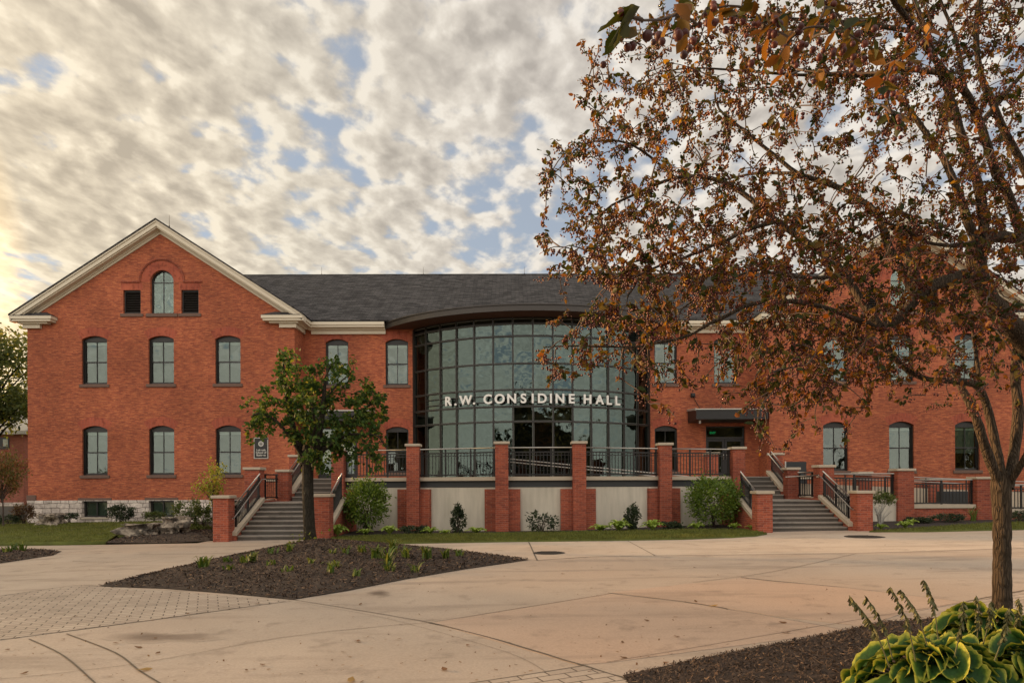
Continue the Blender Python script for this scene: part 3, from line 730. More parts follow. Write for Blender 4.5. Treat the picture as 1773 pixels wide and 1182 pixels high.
# ---- curved glazed wall
CR, CY = 7.85, 38.35
NP = 14; TH = math.asin(5.65 / CR)
def cpt(th, r=CR): return (XC + r * math.sin(th), CY - r * math.cos(th))
thv = [-TH + 2 * TH * i / NP for i in range(NP + 1)]
LV = [1.87, 4.40, 5.08, 5.83, 7.00, 8.23, 8.78, 9.03]
def arcband(mb, th0, th1, r0, r1, z0, z1, n=3):
    for k in range(n):
        a, b_ = th0 + (th1 - th0) * k / n, th0 + (th1 - th0) * (k + 1) / n
        p = [cpt(a, r1), cpt(b_, r1), cpt(b_, r0), cpt(a, r0)]
        mb.prism_z(p, z0, z1)
f = MB()
for i, th in enumerate(thv):
    d = (math.cos(th), math.sin(th)); c = cpt(th, CR - .03)
    w = .06 if 0 < i < NP else .16
    f.obox(c, d, w, .17, LV[0], LV[-1])
for z in LV:
    for i in range(NP):
        g = .03 / CR
        arcband(f, thv[i] + g, thv[i + 1] - g, CR - .09, CR + .045, z - .035, z + .035, 1)
for z in (5.28, 5.55):
    for i in range(1, NP - 2):
        g = .034 / CR
        arcband(f, thv[i] + g, thv[i + 1] - g, CR + .005, CR + .05, z - .018, z + .018, 1)
cw = f.build('curtain_wall', M['frame'], hall)
for r_ in range(len(LV) - 1):
    g = MB()
    for i in range(NP):
        q = 0.0045 * rng.normal(); q2 = 0.0035 * rng.normal()
        z0, z1 = LV[r_] + .035, LV[r_ + 1] - .035
        e = .03 / CR; a0, a1 = thv[i] + e, thv[i + 1] - e
        p0, p1 = cpt(a0, CR - .03 - q), cpt(a1, CR - .03 + q)
        p2, p3 = cpt(a1, CR - .03 + q + q2 * (z1 - z0)), cpt(a0, CR - .03 - q + q2 * (z1 - z0))
        g.add([(*p0, z0), (*p1, z0), (*p2, z1), (*p3, z1)], [(0, 1, 2, 3)])
    g.build('glazing', M['curtain_glass'], cw)
g = MB(); ins = []
for i in range(NP):                                      # gaskets round each pane, coloured pale to paint the reflection along its edge
    e = .03 / CR
    for r_ in range(len(LV) - 1):
        z0, z1 = LV[r_] + .035, LV[r_ + 1] - .035
        for (a0, a1, za, zb) in ((thv[i] + e, thv[i] + e + .0016, z0, z1), (thv[i + 1] - e - .0016, thv[i + 1] - e, z0, z1), (thv[i] + e, thv[i + 1] - e, z1 - .012, z1), (thv[i] + e, thv[i + 1] - e, z0, z0 + .012)):
            p0, p1 = cpt(a0, CR - .012), cpt(a1, CR - .012); g.add([(*p0, za), (*p1, za), (*p1, zb), (*p0, zb)], [(0, 1, 2, 3)])
g.build('gasket', M['gasket'], cw)
b = MB()
for (z0, z1) in ((4.45, 4.75), (1.5, 1.86)):
    for i in range(NP): b.prism_z([cpt(thv[i], CR - .16), cpt(thv[i + 1], CR - .16), cpt(thv[i + 1], CR - .5), cpt(thv[i], CR - .5)], z0, z1)
b.build('floor_slab', M['interior'], cw)
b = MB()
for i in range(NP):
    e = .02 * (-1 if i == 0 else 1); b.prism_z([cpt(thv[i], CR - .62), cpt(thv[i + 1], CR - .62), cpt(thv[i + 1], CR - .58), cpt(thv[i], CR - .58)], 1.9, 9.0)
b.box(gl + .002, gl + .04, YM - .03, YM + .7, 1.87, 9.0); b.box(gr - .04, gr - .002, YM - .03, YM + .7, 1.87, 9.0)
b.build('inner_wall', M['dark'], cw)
# roof over the glass, and the curved canopy
KR = 8.88; KY = 29.3 + KR; KT = math.asin(7.14 / KR)
def kpt(th, r): return (XC + r * math.sin(th), KY - r * math.cos(th))
n = 40; kth = [-KT + 2 * KT * i / n for i in range(n + 1)]
k = MB(); k.prism_z([kpt(th, KR - .03) for th in kth], 9.075, 9.12); k.build('canopy_soffit', M['soffit'], hall)
k = MB()
for (r0, r1, z0, z1) in ((KR - .06, KR, 9.055, 9.30), (KR - .08, KR + .05, 9.30, 9.345)):
    for i in range(n):
        p = [kpt(kth[i], r1), kpt(kth[i + 1], r1), kpt(kth[i + 1], r0), kpt(kth[i], r0)]
        k.prism_z(p, z0, z1)
can = k.build('canopy_fascia', M['bronze'], hall)
k = MB(); k.prism_z([kpt(th, KR - .08) for th in kth], 9.13, 9.33); k.build('canopy_roof', M['bronze'], hall)

# ---- porch canopies over the doors
def porch(side):
    xa, xb = sorted((XC + side * 7.54, XC + side * 10.86)); y0, y1 = YM - 1.5, YM - .004
    z0 = 4.56
    m = MB(); m.add([(xa, y0, z0), (xb, y0, z0), (xb, y1, z0 - .05), (xa, y1, z0 - .05), (xa, y0, z0 + .44), (xb, y0, z0 + .44), (xb, y1, z0 + .52), (xa, y1, z0 + .52)],
          [(0, 3, 2, 1), (4, 5, 6, 7), (0, 1, 5, 4), (1, 2, 6, 5), (2, 3, 7, 6), (3, 0, 4, 7)])
    p = m.build('porch_canopy', M['black'], hall)
    c = MB(); c.bar((xa - .02, y0 - .02, z0 + .46), (xb + .02, y0 - .02, z0 + .46), .05, .05); c.bar((xa - .02, y0, z0 + .46), (xa - .02, y1, z0 + .56), .06, .10); c.bar((xb - .02, y0, z0 + .46), (xb - .02, y1, z0 + .56), .06, .10)
    c.build('coping', M['pipe'], p)
    return p
porch(1)
tag(porch(-1), None)
# small fittings on the right of the glass
x = at(1212, 730, YM - 1.0)
m = MB(); m.tube([(x.x, x.y, 4.53), (x.x, x.y, 4.40)], .05, 10); m.box(x.x - .02, x.x + .02, x.y - .02, x.y + .02, 4.5, 4.58)
cam_o = m.build('security_camera', M['white'], None); tag(cam_o, 'small white camera hanging under the left end of the door canopy', 'camera')
x = at(1199, 684, YM)
m = MB(); m.box(x.x - .10, x.x + .10, YM - .14, YM - .003, x.z - .10, x.z + .09); m.box(x.x - .08, x.x + .08, YM - .20, YM - .14, x.z - .06, x.z + .06)
fl = m.build('floodlight', M['black'], None, bevel=.01); tag(fl, 'little black floodlight fixed on brick above the door canopy', 'floodlight')
m = MB(); m.tube([(x.x + .05, YM - .02, x.z - .10), (x.x + .16, YM - .02, x.z - .32), (x.x + .34, YM - .03, x.z - .62), (x.x + .42, YM - .05, 5.12)], .012, 6); m.build('cable', M['black'], fl)
# exit sign inside the right transom
m = thing('exit_sign', 'small green EXIT sign glowing behind the glass above the right doors', 'sign', (XC + 9.1, YM + .34, 4.02))
X = XC + 9.36 - .52
b = MB(); b.box(X - .15, X + .15, YM + .36, YM + .40, 3.98, 4.18); b.build('housing', M['dark'], m)
vs, fs = text_mesh('EXIT', .14, .004, .004); t_ = MB(); t_.add([(X + u, YM + .352 - w, 4.02 + v) for u, v, w in vs], fs); t_.build('lettering', M['exit'], m)

# ---- name over the entrance: one thing, a part for each letter
sign = thing('building_name_letters', 'pale raised capital letters R.W. CONSIDINE HALL across the curved glass front', 'sign', (XC, CY - CR - .3, 5.22))
zoom = [('R', 182), ('.', 241), ('W', 328), ('.', 399), ('C', 515), ('O', 617), ('N', 720), ('S', 820), ('I', 898), ('D', 980), ('I', 1053), ('N', 1130), ('E', 1231), ('H', 1365), ('A', 1468), ('L', 1550), ('L', 1622)]
LR = CR + .22
for ch, zx in zoom:
    px = 740 + zx * .2030
    # solve for the angle on the letter arc seen in that direction
    d = ray(px, 690); a, b_ = d.x / d.y, 0
    th = 0
    for _ in range(30):
        y = CY - LR * math.cos(th); th = math.asin(max(-1, min(1, (a * y - XC) / LR)))
    vs, fs = text_mesh(ch, .575, .035, .016)
    us = [v[0] for v in vs]; uc = (min(us) + max(us)) / 2
    c, s_ = math.cos(th), math.sin(th); bx, by = cpt(th, LR)
    mb = MB(); mb.add([(bx + (u - uc) * c + w * s_, by + (u - uc) * s_ - w * c, 5.21 + v) for u, v, w in vs], fs)
    o = mb.build('letter', M['letters'], sign)
# ---- wall sign by the left entrance
sg = at(452.5, 793, YW); w2, hh = .31, .93
ws = thing('wall_sign', 'black plaque with round emblem reading Lukenda School of Business on the left brick wing', 'sign', (sg.x, YW, sg.z))
b = MB(); b.box(sg.x - w2, sg.x + w2, YW - .035, YW - .003, sg.z, sg.z + hh); b.build('panel', M['black'], ws)
b = MB(); 
for (x0, x1, z0, z1) in ((-w2 - .018, w2 + .018, -.018, .012), (-w2 - .018, w2 + .018, hh - .012, hh + .018), (-w2 - .018, -w2 + .012, .012, hh - .012), (w2 - .012, w2 + .018, .012, hh - .012)):
    b.box(sg.x + x0, sg.x + x1, YW - .045, YW - .003, sg.z + z0, sg.z + z1)
b.build('border', M['pipe'], ws)
for k_, s_ in enumerate(('Lukenda', 'School of', 'Business')):
    vs, fs = text_mesh(s_, .125, .003, .004); b = MB(); b.add([(sg.x + u, YW - .040 - w, sg.z + .34 - k_ * .118 + v) for u, v, w in vs], fs); b.build('lettering', M['pipe'], ws)
b = MB(); ec = (sg.x, sg.z + .665); n = 28
def ring(r0, r1, y):
    for i in range(n):
        p = [(ec[0] + r * math.cos(2 * math.pi * (i + k) / n), y, ec[1] + r * math.sin(2 * math.pi * (i + k) / n)) for r, k in ((r0, 0), (r0, 1), (r1, 1), (r1, 0))]
        b.add(p, [(0, 3, 2, 1)] if False else [(0, 1, 2, 3)])
ring(.068, .125, YW - .0415); ring(.0, .024, YW - .0415)
b.prism_y([(ec[0] - .045, ec[1] + .04), (ec[0] + .045, ec[1] + .04), (ec[0] + .04, ec[1] + .015), (ec[0] - .04, ec[1] + .015)], YW - .0415, YW - .036)
b.prism_y([(ec[0] - .012, ec[1] - .02), (ec[0] + .012, ec[1] - .02), (ec[0], ec[1] - .06)], YW - .0415, YW - .036)
b.build('emblem', M['pipe'], ws)
# ================================================================== TERRACE, PIERS, STAIRS, RAMP
PT = [(XC - 7.25, 24.9), (XC - 4.43, 24.15), (XC - 1.30, 23.06), (XC + 1.30, 23.06), (XC + 4.43, 24.15), (XC + 7.25, 24.9)]
def brick_pier(x, y, z0, z1, label, w=.44, d=None, group=None, ang=0.0):
    t_ = thing('brick_pier', label, 'pier', (x, y, z0), group)
    c, s_ = math.cos(ang), math.sin(ang)
    m = MB(); m.obox((x, y), (c, s_), w, d or w, z0 - .25, z1 - .09); m.build('shaft', M['pier'], t_, bevel=.006)
    m = MB(); m.obox((x, y), (c, s_), w + .10, (d or w) + .10, z1 - .09, z1); m.build('cap', M['cap'], t_, bevel=.014)
    return t_
terr = thing('terrace', 'raised front terrace of pale stucco panels between brick pilasters under the curved glass', 'terrace', (XC, 23.4, 0))
m = MB()
deck = [(p[0], p[1]) for p in PT]
full = deck + [(XC + 7.2, 26.51), (XC + 10.9, 26.51), (XC + 10.9, YM - .003), (XC - 10.9, YM - .003), (XC - 10.9, 26.51), (XC - 7.2, 26.51)]
m.prism_z(full, DECK - .13, DECK); m.build('deck', M['cap'], terr)
bm_, sp_, bp_ = MB(), MB(), MB()
for i in range(5):
    a, b_ = Vector(PT[i]), Vector(PT[i + 1]); d = (b_ - a).normalized(); nrm = Vector((-d.y, d.x)); c = (a + b_) / 2; L = (b_ - a).length
    bm_.obox(c + nrm * .20, d, L, .18, DECK - .36, DECK - .134)
    sp_.obox(c + nrm * .22, d, L - .1, .20, -.45, DECK - .363)
    for q in (a + d * .42, b_ - d * .42):
        bp_.obox(q + nrm * .10, d, .40, .26, -.45, DECK - .42)
bm_.build('edge_beam', M['beam'], terr); sp_.build('stucco_panel', M['stucco'], terr)
for i in range(0, len(bp_.v), 8):
    q = MB(); q.add(bp_.v[i:i + 8], [tuple(x - i for x in f) for f in bp_.f[i // 8 * 6:i // 8 * 6 + 6]]); q.build('pilaster', M['pier'], terr)
names = ['left end', 'second from the left', 'left of centre', 'right of centre', 'second from the right', 'right end']
labs = ['tall brick pier where the left stair meets the terrace', 'tall brick pier under the left edge of the curved glass', 'tall brick pier below the letter N of CONSIDINE, left of the middle bay',
        'tall brick pier to the right of the middle terrace bay', 'tall brick pier under the right edge of the curved glass', 'tall brick pier where the right stair meets the terrace']
labs[2] = 'tall brick pier on the left side of the middle terrace bay'
for i, (x, y) in enumerate(PT):
    brick_pier(x, y - .06, gz(x), 3.03 if 0 < i < 5 else 2.92, labs[i], group='tall brick piers of the terrace')

def railing(p, q, label, z_rail=.98, z_bot=.07, posts=None, loops=True, name='railing', sloped=None, rail_mat='steel', group=None, z=None):
    """guard rail from p to q (3-D foot points)."""
    p, q = Vector(p), Vector(q); L = (q - p).length; d = (q - p) / L
    t_ = thing(name, label, 'railing', p, group)
    up = Vector((0, 0, 1))
    m = MB(); m.tube([p + up * z_rail, q + up * z_rail], .023, 8); m.build('handrail', M[rail_mat], t_)
    m = MB(); zt = z_rail - .15
    m.bar(p + up * zt, q + up * zt, .045, .045); m.bar(p + up * z_bot, q + up * z_bot, .045, .045); m.bar(p + up * (zt - .10), q + up * (zt - .10), .026, .026)
    n = max(2, int(L / .115))
    for i in range(1, n):
        c = p + d * (L * i / n); m.bar(c + up * z_bot, c + up * zt, .022, .022)
    m.build('baluster_panel', M['black'], t_)
    posts = posts if posts is not None else [.02, .34, .67, .98]
    for f_ in posts:
        c = p + d * L * f_; m = MB(); m.bar(c, c + up * (z_rail - .02), .055, .055); m.build('post', M['black'], t_)
    return t_
bays = ['guard rail on the terrace between the left stair and the glass front', 'guard rail before the left part of the curved glass', 'guard rail before the middle of the curved glass', 'guard rail before the right part of the curved glass', 'guard rail on the terrace in front of the right doors']
for i in range(5):
    a, b_ = Vector((*PT[i], DECK)), Vector((*PT[i + 1], DECK)); d = (b_ - a).normalized(); nrm = Vector((-d.y, d.x, 0))
    railing(a + d * .22 + nrm * .08, b_ - d * .22 + nrm * .08, bays[i], group='guard rails of the terrace')
# sloping ramp handrails behind the middle bays
rp = thing('ramp_handrail', 'twin silver handrails sloping down to the right behind the terrace railing', 'handrail', (XC, 27.2, DECK))
for k_, dz_ in enumerate((0, -.12)):
    a, b_ = at(872, 793, 27.0), at(1238, 830, 27.6)
    m = MB(); m.tube([a + Vector((0, 0, dz_)), b_ + Vector((0, 0, dz_ + .02))], .022, 8); m.build('handrail', M['steel'], rp)
for f_ in (.05, .28, .5, .72):
    p = a.lerp(b_, f_); m = MB(); m.bar((p.x, p.y, DECK), (p.x, p.y, p.z), .035); m.build('post', M['black'], rp)
p = at(1232, 783, 28.0); brick_pier(p.x, 28.0, DECK, p.z, 'short brick pier standing on the terrace before the right doors', .46, group='short piers by the doors')
p = at(590, 778, 28.0); brick_pier(p.x, 28.0, DECK, 1.6 + 49 / ppm(28.0), 'short brick pier standing on the terrace before the left doors', .46, group='short piers by the doors')

def stairs(side, n_low, word):
    """entrance stair; side -1 left, +1 right. xo outer edge, xi inner edge (towards the axis)"""
    xi, xo = XC + side * 6.95, XC + side * 9.43
    Yb, tread, zl = 21.15, .30, 1.02
    zg = gz((xi + xo) / 2)
    rise = (zl - zg) / n_low
    st = thing('concrete_stairs', f'grey concrete steps with brick cheek walls climbing to the {word} doors', 'stairs', ((xi + xo) / 2, Yb, zg), 'entrance stairs')
    x0, x1 = sorted((xi, xo))
    Yl = Yb + tread * (n_low - 1); Y2 = 25.0; n2 = 5; rise2 = (DECK - zl) / n2
    ns = MB()
    m = MB(); prof = [(Yb, zg - .3)]
    for i in range(n_low):
        prof += [(Yb + tread * i, zg + rise * (i + 1) - .045), (Yb + tread * i + (tread if i < n_low - 1 else .3), zg + rise * (i + 1) - .045)]
        y_end = Yb + tread * (i + 1) if i < n_low - 1 else Y2
        ns.box(x0 - .02, x1 + .02, Yb + tread * i - .022, y_end - .001, zg + rise * (i + 1) - .045, zg + rise * (i + 1))
    prof += [(Y2, zl - .045), (Y2, zg - .3)]
    cl = [prof[0]]
    for q in prof[1:]:
        if (abs(q[0] - cl[-1][0]) + abs(q[1] - cl[-1][1])) > 1e-6: cl.append(q)
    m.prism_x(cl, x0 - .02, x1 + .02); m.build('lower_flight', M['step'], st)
    xo2 = XC + side * 9.0
    xa, xb = sorted((xi, xo2)); m = MB(); prof = [(Y2 + .001, zl - .3)]
    for i in range(n2):
        prof += [(Y2 + .001 + tread * i, zl + rise2 * (i + 1) - .045), (Y2 + tread * (i + 1), zl + rise2 * (i + 1) - .045)]
        ns.box(xa, xb, Y2 + tread * i - .022, Y2 + tread * (i + 1) - .001, zl + rise2 * (i + 1) - .045, zl + rise2 * (i + 1) - .0005)
    prof += [(Y2 + tread * n2, zl - .3)]
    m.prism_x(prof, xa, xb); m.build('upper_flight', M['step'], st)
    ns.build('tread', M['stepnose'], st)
    # sloped cheek walls of the lower flight
    for xw, w_ in ((xi - side * .16, .26), (xo + side * .16, .26)):
        a, b_ = xw - w_ / 2, xw + w_ / 2
        m = MB(); m.prism_x([(Yb - .1, zg - .3), (Y2 + .3, zg - .3), (Y2 + .3, zl + .05), (Yl + .15, zl + .05), (Yb - .1, zg + .14)], a, b_); ck = m.build('cheek_wall', M['pier'], st)
        m = MB(); m.prism_x([(Yb - .12, zg + .142), (Yl + .16, zl + .052), (Yl + .16, zl + .17), (Yb - .12, zg + .26)], a - .04, b_ + .04); m.build('coping', M['cap'], ck)
    # cheek of the upper flight, outer side
    xw = xo2 + side * .17; a, b_ = xw - .16, xw + .16
    m = MB(); m.prism_x([(Y2 + .22, zl - .2), (Y2 + 1.65, zl - .2), (Y2 + 1.65, DECK + .12), (Y2 + .22, zl + .27)], a, b_); ck = m.build('cheek_wall', M['pier'], st)
    m = MB(); m.prism_x([(Y2 + .20, zl + .272), (Y2 + 1.66, DECK + .122), (Y2 + 1.66, DECK + .24), (Y2 + .20, zl + .39)], a - .03, b_ + .03); m.build('coping', M['cap'], ck)
    # kerb on the open side of the landing
    m = MB(); xk = XC + side * 9.55; m.box(min(xk, xk + side * .16), max(xk, xk + side * .16), 23.9, 24.8, zl - .25, zl + .10); m.build('landing_kerb', M['cap'], st)
    g1 = 'low brick piers at the foot of the stairs'; g2 = 'brick piers at the stair landings'
    other = 'outer' 
    brick_pier(XC + side * 6.74, 20.98, gz(XC + side * 6.7), 1.33 + (0 if side < 0 else .03), f'low brick pier at the foot of the {word} stairs, nearer the glass', .47, group=g1)
    brick_pier(XC + side * 9.80, 20.98, gz(XC + side * 9.8), 1.30 + (0 if side < 0 else .06), f'low brick pier at the foot of the {word} stairs, farther from the glass', .47, group=g1)
    brick_pier(XC + side * 9.85, 23.62, gz(XC + side * 9.8), 2.22, f'brick pier at the front corner of the {word} stair landing', .50, group=g2)
    brick_pier(XC + side * 9.28, 25.0, zl - .2, 2.17, f'brick pier at the back corner of the {word} stair landing', .42, group=g2)
    brick_pier(XC + side * 9.38, 26.7, DECK - .3, 2.78, f'brick pier at the top of the upper {word} stair flight', .42, group=g2)
    # railings
    def hr(x, inner, lab):
        p, q = Vector((x, Yb + .12, zg + .26)), Vector((x, Yl + .15, zl + .17))
        t_ = railing(p, q, lab, .80, .06, [.05, .5, .95], name='stair_railing', group='stair railings')
        o = -side * .10 if not inner else side * .10
        m = MB(); a = p + Vector((o, -.28, .44)); b2 = q + Vector((o, .25, .62))
        m.tube([a + Vector((0, -.10, -.02)), a, p + Vector((o, .1, .62)), q + Vector((o, -.05, .62)), b2], .02, 8); m.build('inner_handrail', M['steel'], t_)
    hr(xi - side * .16, True, f'stair railing on the {word} stairs along the side next to the glass')
    hr(xo + side * .16, False, f'stair railing on the {word} stairs along the side away from the glass')
    p, q = Vector((xo2 + side * .17, Y2 + .25, zl + .40)), Vector((xo2 + side * .17, Y2 + 1.6, DECK + .24))
    t_ = railing(p, q, f'stair railing beside the upper flight of the {word} stairs', .72, .06, [.05, .95], name='stair_railing', group='stair railings')
    m = MB(); o = Vector((-side * .14, 0, .66)); m.tube([p + o + Vector((0, -.2, -.08)), p + o, q + o], .02, 8); m.build('inner_handrail', M['steel'], t_)
    railing((XC + side * 9.63, 23.9, zl + .10), (XC + side * 9.45, 24.78, zl + .10), f'short railing closing the open side of the {word} landing', .86, .05, [.1, .9], rail_mat='black' if side < 0 else 'steel', group='landing railings')
    if side > 0:
        t_ = thing('landing_handrail', 'silver handrail running level along the right stair landing piers', 'handrail', (XC + 9.5, 24, zl + .9))
        m = MB(); m.tube([(XC + 9.53, 23.3, zl + .86), (XC + 9.52, 23.7, zl + .84), (XC + 9.05, 24.9, zl + .80)], .02, 8); m.build('handrail', M['steel'], t_)
stairs(-1, 8, 'left')
stairs(1, 7, 'right')

# ---- ramp on the right
def parapet(x0, x1, y, z0, zc, label, mat='pier', curb=.14):
    t_ = thing('ramp_wall', label, 'wall', ((x0 + x1) / 2, y, z0), 'low walls along the ramp')
    m = MB(); m.box(x0, x1, y - .14, y + .14, z0 - .3, zc - curb); m.build('wall', M[mat], t_)
    m = MB(); m.box(x0, x1, y - .19, y + .19, zc - curb, zc); m.build('coping', M['cap'], t_, bevel=.012)
YR, YR2 = 25.0, 27.2
def X_at(px, Y): return at(px, 850, Y).x
def Z_at(py, Y, px=1560): return at(px, py, Y).z
xp = [X_at(1562, YR), X_at(1698, YR), X_at(1838, YR)]
xl = XC + 10.15
parapet(xl, xp[0] - .25, YR, gz(12), Z_at(862, YR), 'low grey ramp wall right of the right stairs, behind the bare-stemmed shrub', 'stucco')
parapet(xp[0] + .25, xp[1] - .25, YR, gz(15), Z_at(873, YR), 'low brick ramp wall between the two ramp piers')
parapet(xp[1] + .25, xp[2] - .25, YR, gz(18), Z_at(882, YR), 'low brick ramp wall behind the crabapple trunk')
zt = [Z_at(811, YR), Z_at(825, YR, 1700), Z_at(838, YR, 1840)]
for x, z, lab in zip(xp, zt, ('brick ramp pier right of the bare-stemmed shrub', 'brick ramp pier just left of the crabapple trunk', 'brick ramp pier right of the crabapple trunk')):
    brick_pier(x, YR, gz(x), z, lab, .60, .5, group='brick piers along the ramp')
for a, b_, py, lab in ((xl, xp[0] - .3, 862, 'ramp railing next to the right stairs'), (xp[0] + .3, xp[1] - .3, 873, 'ramp railing between the two ramp piers'), (xp[1] + .3, xp[2] - .3, 882, 'ramp railing behind the crabapple trunk')):
    z = Z_at(py, YR); railing((a, YR, z), (b_, YR, z), lab, .90, .05, [.02, .5, .98], group='railings along the ramp')
# inner row: piers, sloping handrails and kerbs of the ramp
x2 = [X_at(1493, YR2), X_at(1613, YR2)]
for x, py, lab in zip(x2, (816, 828), ('inner ramp pier behind the first ramp railing', 'inner ramp pier behind the second ramp railing')):
    brick_pier(x, YR2, gz(x), Z_at(py, YR2), lab, .50, group='inner piers of the ramp')
ramp = thing('access_ramp', 'concrete access ramp sloping down to the right between brick piers', 'ramp', (XC + 15, 26, .2))
m = MB(); m.prism_y([(XC + 10.1, .0), (XC + 24, .0), (XC + 24, .42), (XC + 10.1, 1.02)], YR + .2, YR2 - .2); m.build('slab', M['cap'], ramp)
m = MB(); m.prism_y([(XC + 10.1, .0), (XC + 24, .0), (XC + 24, 1.0), (XC + 10.1, 1.60)], YR2 - .18, YR2 - .03); m.build('kerb', M['cap'], ramp)
hr_ = thing('ramp_handrail', 'twin silver handrails following the slope of the right access ramp', 'handrail', (XC + 15, 27, .8))
for dz_ in (0, -.17):
    m = MB(); m.tube([(XC + 10.3, YR2 - .3, 2.02 + dz_), (XC + 23.5, YR2 - .3, 1.42 + dz_)], .02, 8); m.build('handrail', M['steel'], hr_)
for i in range(9):
    x = XC + 10.6 + i * 1.6; m = MB(); m.bar((x, YR2 - .3, .5), (x, YR2 - .3, 2.0 - (x - XC - 10.3) * .0455), .035); m.build('post', M['black'], hr_)
p = at(1655, 862, 26.4); m = MB(); m.box(p.x - .7, p.x + .7, 26.3, 26.5, .5, Z_at(850, 26.4, 1655)); bn = m.build('panel', M['beam'], None, bevel=.02); bn.name = 'bench_back'
tag(bn, 'dark low panel standing on the ramp behind the second railing', 'panel')
# grey service door on the wing wall
p0, p1 = at(1360, 799, YW), at(1396, 858, YW)
cab = thing('service_door', 'plain grey steel service hatch on the right brick wing beside the stairs', 'hatch', ((p0.x + p1.x) / 2, YW, .95))
m = MB(); m.box(p0.x + .02, p1.x, YW - .035, YW - .003, .97, p0.z); m.build('leaf', M['greycab'], cab, bevel=.006)
m = MB(); m.box(p0.x - .04, p0.x + .015, YW - .045, YW - .003, .97, p0.z + .02); m.build('edge_trim', M['pipe'], cab)
# ================================================================== GROUND
def struct(o): o['kind'] = 'structure'; return o
# one big sheet to the horizon, following the gentle cross fall near the hall
xs = [-900, -300, -100, -60] + list(np.linspace(-30, 30, 13)) + [60, 100, 300, 900]
ys = [-400, -100, -40, -10, 0, 10, 20, 30, 40, 60, 100, 300, 1200]
V = [(x, y, gz(x) - .05) for y in ys for x in xs]; nx = len(xs)
F = [(j * nx + i, j * nx + i + 1, (j + 1) * nx + i + 1, (j + 1) * nx + i) for j in range(len(ys) - 1) for i in range(nx - 1)]
struct(np_obj('ground', V, [np.array(F)], M['ground']))
def sheet(name, pts, mat, dz=0.0, thick=.08):
    """flat plate following the cross fall; pts are (x,y)"""
    m = MB(); m.prism_z([(p[0], p[1]) for p in pts], lambda x, y: gz(x) + dz - thick, lambda x, y: gz(x) + dz)
    return m.build(name, mat)
def P2(lst): return [tuple(G(a, b)[:2]) for a, b in lst]
pave = struct(sheet('pavement', [(-30, -14), (30, -14), (30, 20.6), (14, 20.6), (14, 21.6), (-9.4, 21.6), (-9.4, 20.4), (-30, 20.4)], M['concrete']))
struct(sheet('paved_slab', P2([(1054, 1027), (1209, 1046), (1335, 1067.5), (1470, 1092), (1050, 1147), (1000, 1150), (748, 1077.5)]), M['concrete2'], .004, .003))
struct(sheet('paved_slab', P2([(1209, 1044), (1340, 1066), (1500, 1084), (1560, 1062), (1672, 1042), (1458, 1017), (1282, 1000), (1060, 1025)]), M['concrete2'], .0036, .0026))
struct(sheet('paved_slab', P2([(571, 946), (700, 942), (915, 938.5), (1180, 935), (1330, 926), (1480, 924), (1773, 918), (1773, 948), (1482, 957), (1050, 962), (930, 969), (860, 962), (700, 952)]), M['concrete3'], .0034, .0024))
# stamped paver bands
struct(sheet('paver_band', P2([(-260, 1050), (0, 1031), (130, 1013), (172, 1014.5), (330, 1026), (498, 1041), (0, 1108), (-260, 1150)]), M['paver'], .005, .004))
struct(sheet('paver_band', P2([(812, 1184), (1012, 1153), (1090, 1178), (1180, 1230), (700, 1230)]), M['paver'], .005, .004))
struct(sheet('paver_band', P2([(1672, 1042), (1773, 1024), (1900, 1010), (1900, 1070), (1773, 1062), (1700, 1066)]), M['paver'], .005, .004))
# joints and cracks
def joint(pts, w=.018, wob=0.0, name='pavement_joint'):
    if len(pts) > 2:
        C = np.array(pts, float); n_ = len(C); pts = []
        for i in range(n_ - 1):
            p0, p1, p2, p3 = C[max(i - 1, 0)], C[i], C[i + 1], C[min(i + 2, n_ - 1)]
            for t_ in (0, .25, .5, .75): pts.append(tuple(.5 * (2 * p1 + (p2 - p0) * t_ + (2 * p0 - 5 * p1 + 4 * p2 - p3) * t_ ** 2 + (3 * p1 - p0 - 3 * p2 + p3) * t_ ** 3)))
        pts.append(tuple(C[-1]))
    q = [G(*p) for p in pts]; q = [Vector((v.x, v.y)) for v in q]
    # refine
    out = [q[0]]
    for a, b_ in zip(q, q[1:]):
        n = max(1, int((b_ - a).length / (.25 if wob else 1.0)))
        for k in range(1, n + 1): out.append(a.lerp(b_, k / n))
    V, Fc = [], []
    for i, p in enumerate(out):
        d = (out[min(i + 1, len(out) - 1)] - out[max(i - 1, 0)]).normalized(); nn = Vector((-d.y, d.x))
        ww = w * (1 + wob * 1.4 * (random.random() - .3)); o = nn * (random.random() - .5) * wob * .05
        for s_ in (-1, 1): v = p + o + nn * s_ * ww * .32; V.append((v.x, v.y, gz(v.x) + .0068))
    for i in range(len(out) - 1): Fc.append((2 * i, 2 * i + 2, 2 * i + 3, 2 * i + 1))
    JV.append((V, Fc))
JV = []
joint([(508, 1038), (620, 1056), (745, 1077.6)], .02, .3); joint([(745, 1077.6), (870, 1110), (1009, 1152.6), (1085, 1176)], .036, .6)
joint([(-20, 1178), (230, 1150), (480, 1105), (650, 1085), (745, 1077.6)], .014, .5); joint([(745, 1077.6), (900, 1053), (1060, 1027)], .02, .2)
joint([(1054, 1026), (1209, 1045), (1260, 1055)], .038, .7); joint([(1260, 1055), (1335, 1067), (1470, 1092)], .014, .2)
joint([(1282, 999), (1330, 1005), (1458, 1016)], .045, .8); joint([(1458, 1016), (1662, 1041)], .016, .2)
joint([(1050, 1146.5), (1220, 1118), (1397, 1087.6), (1550, 1061.5), (1674, 1041), (1773, 1022)], .012, .1); joint([(1674, 1041), (1773, 1022)], .05, .3)
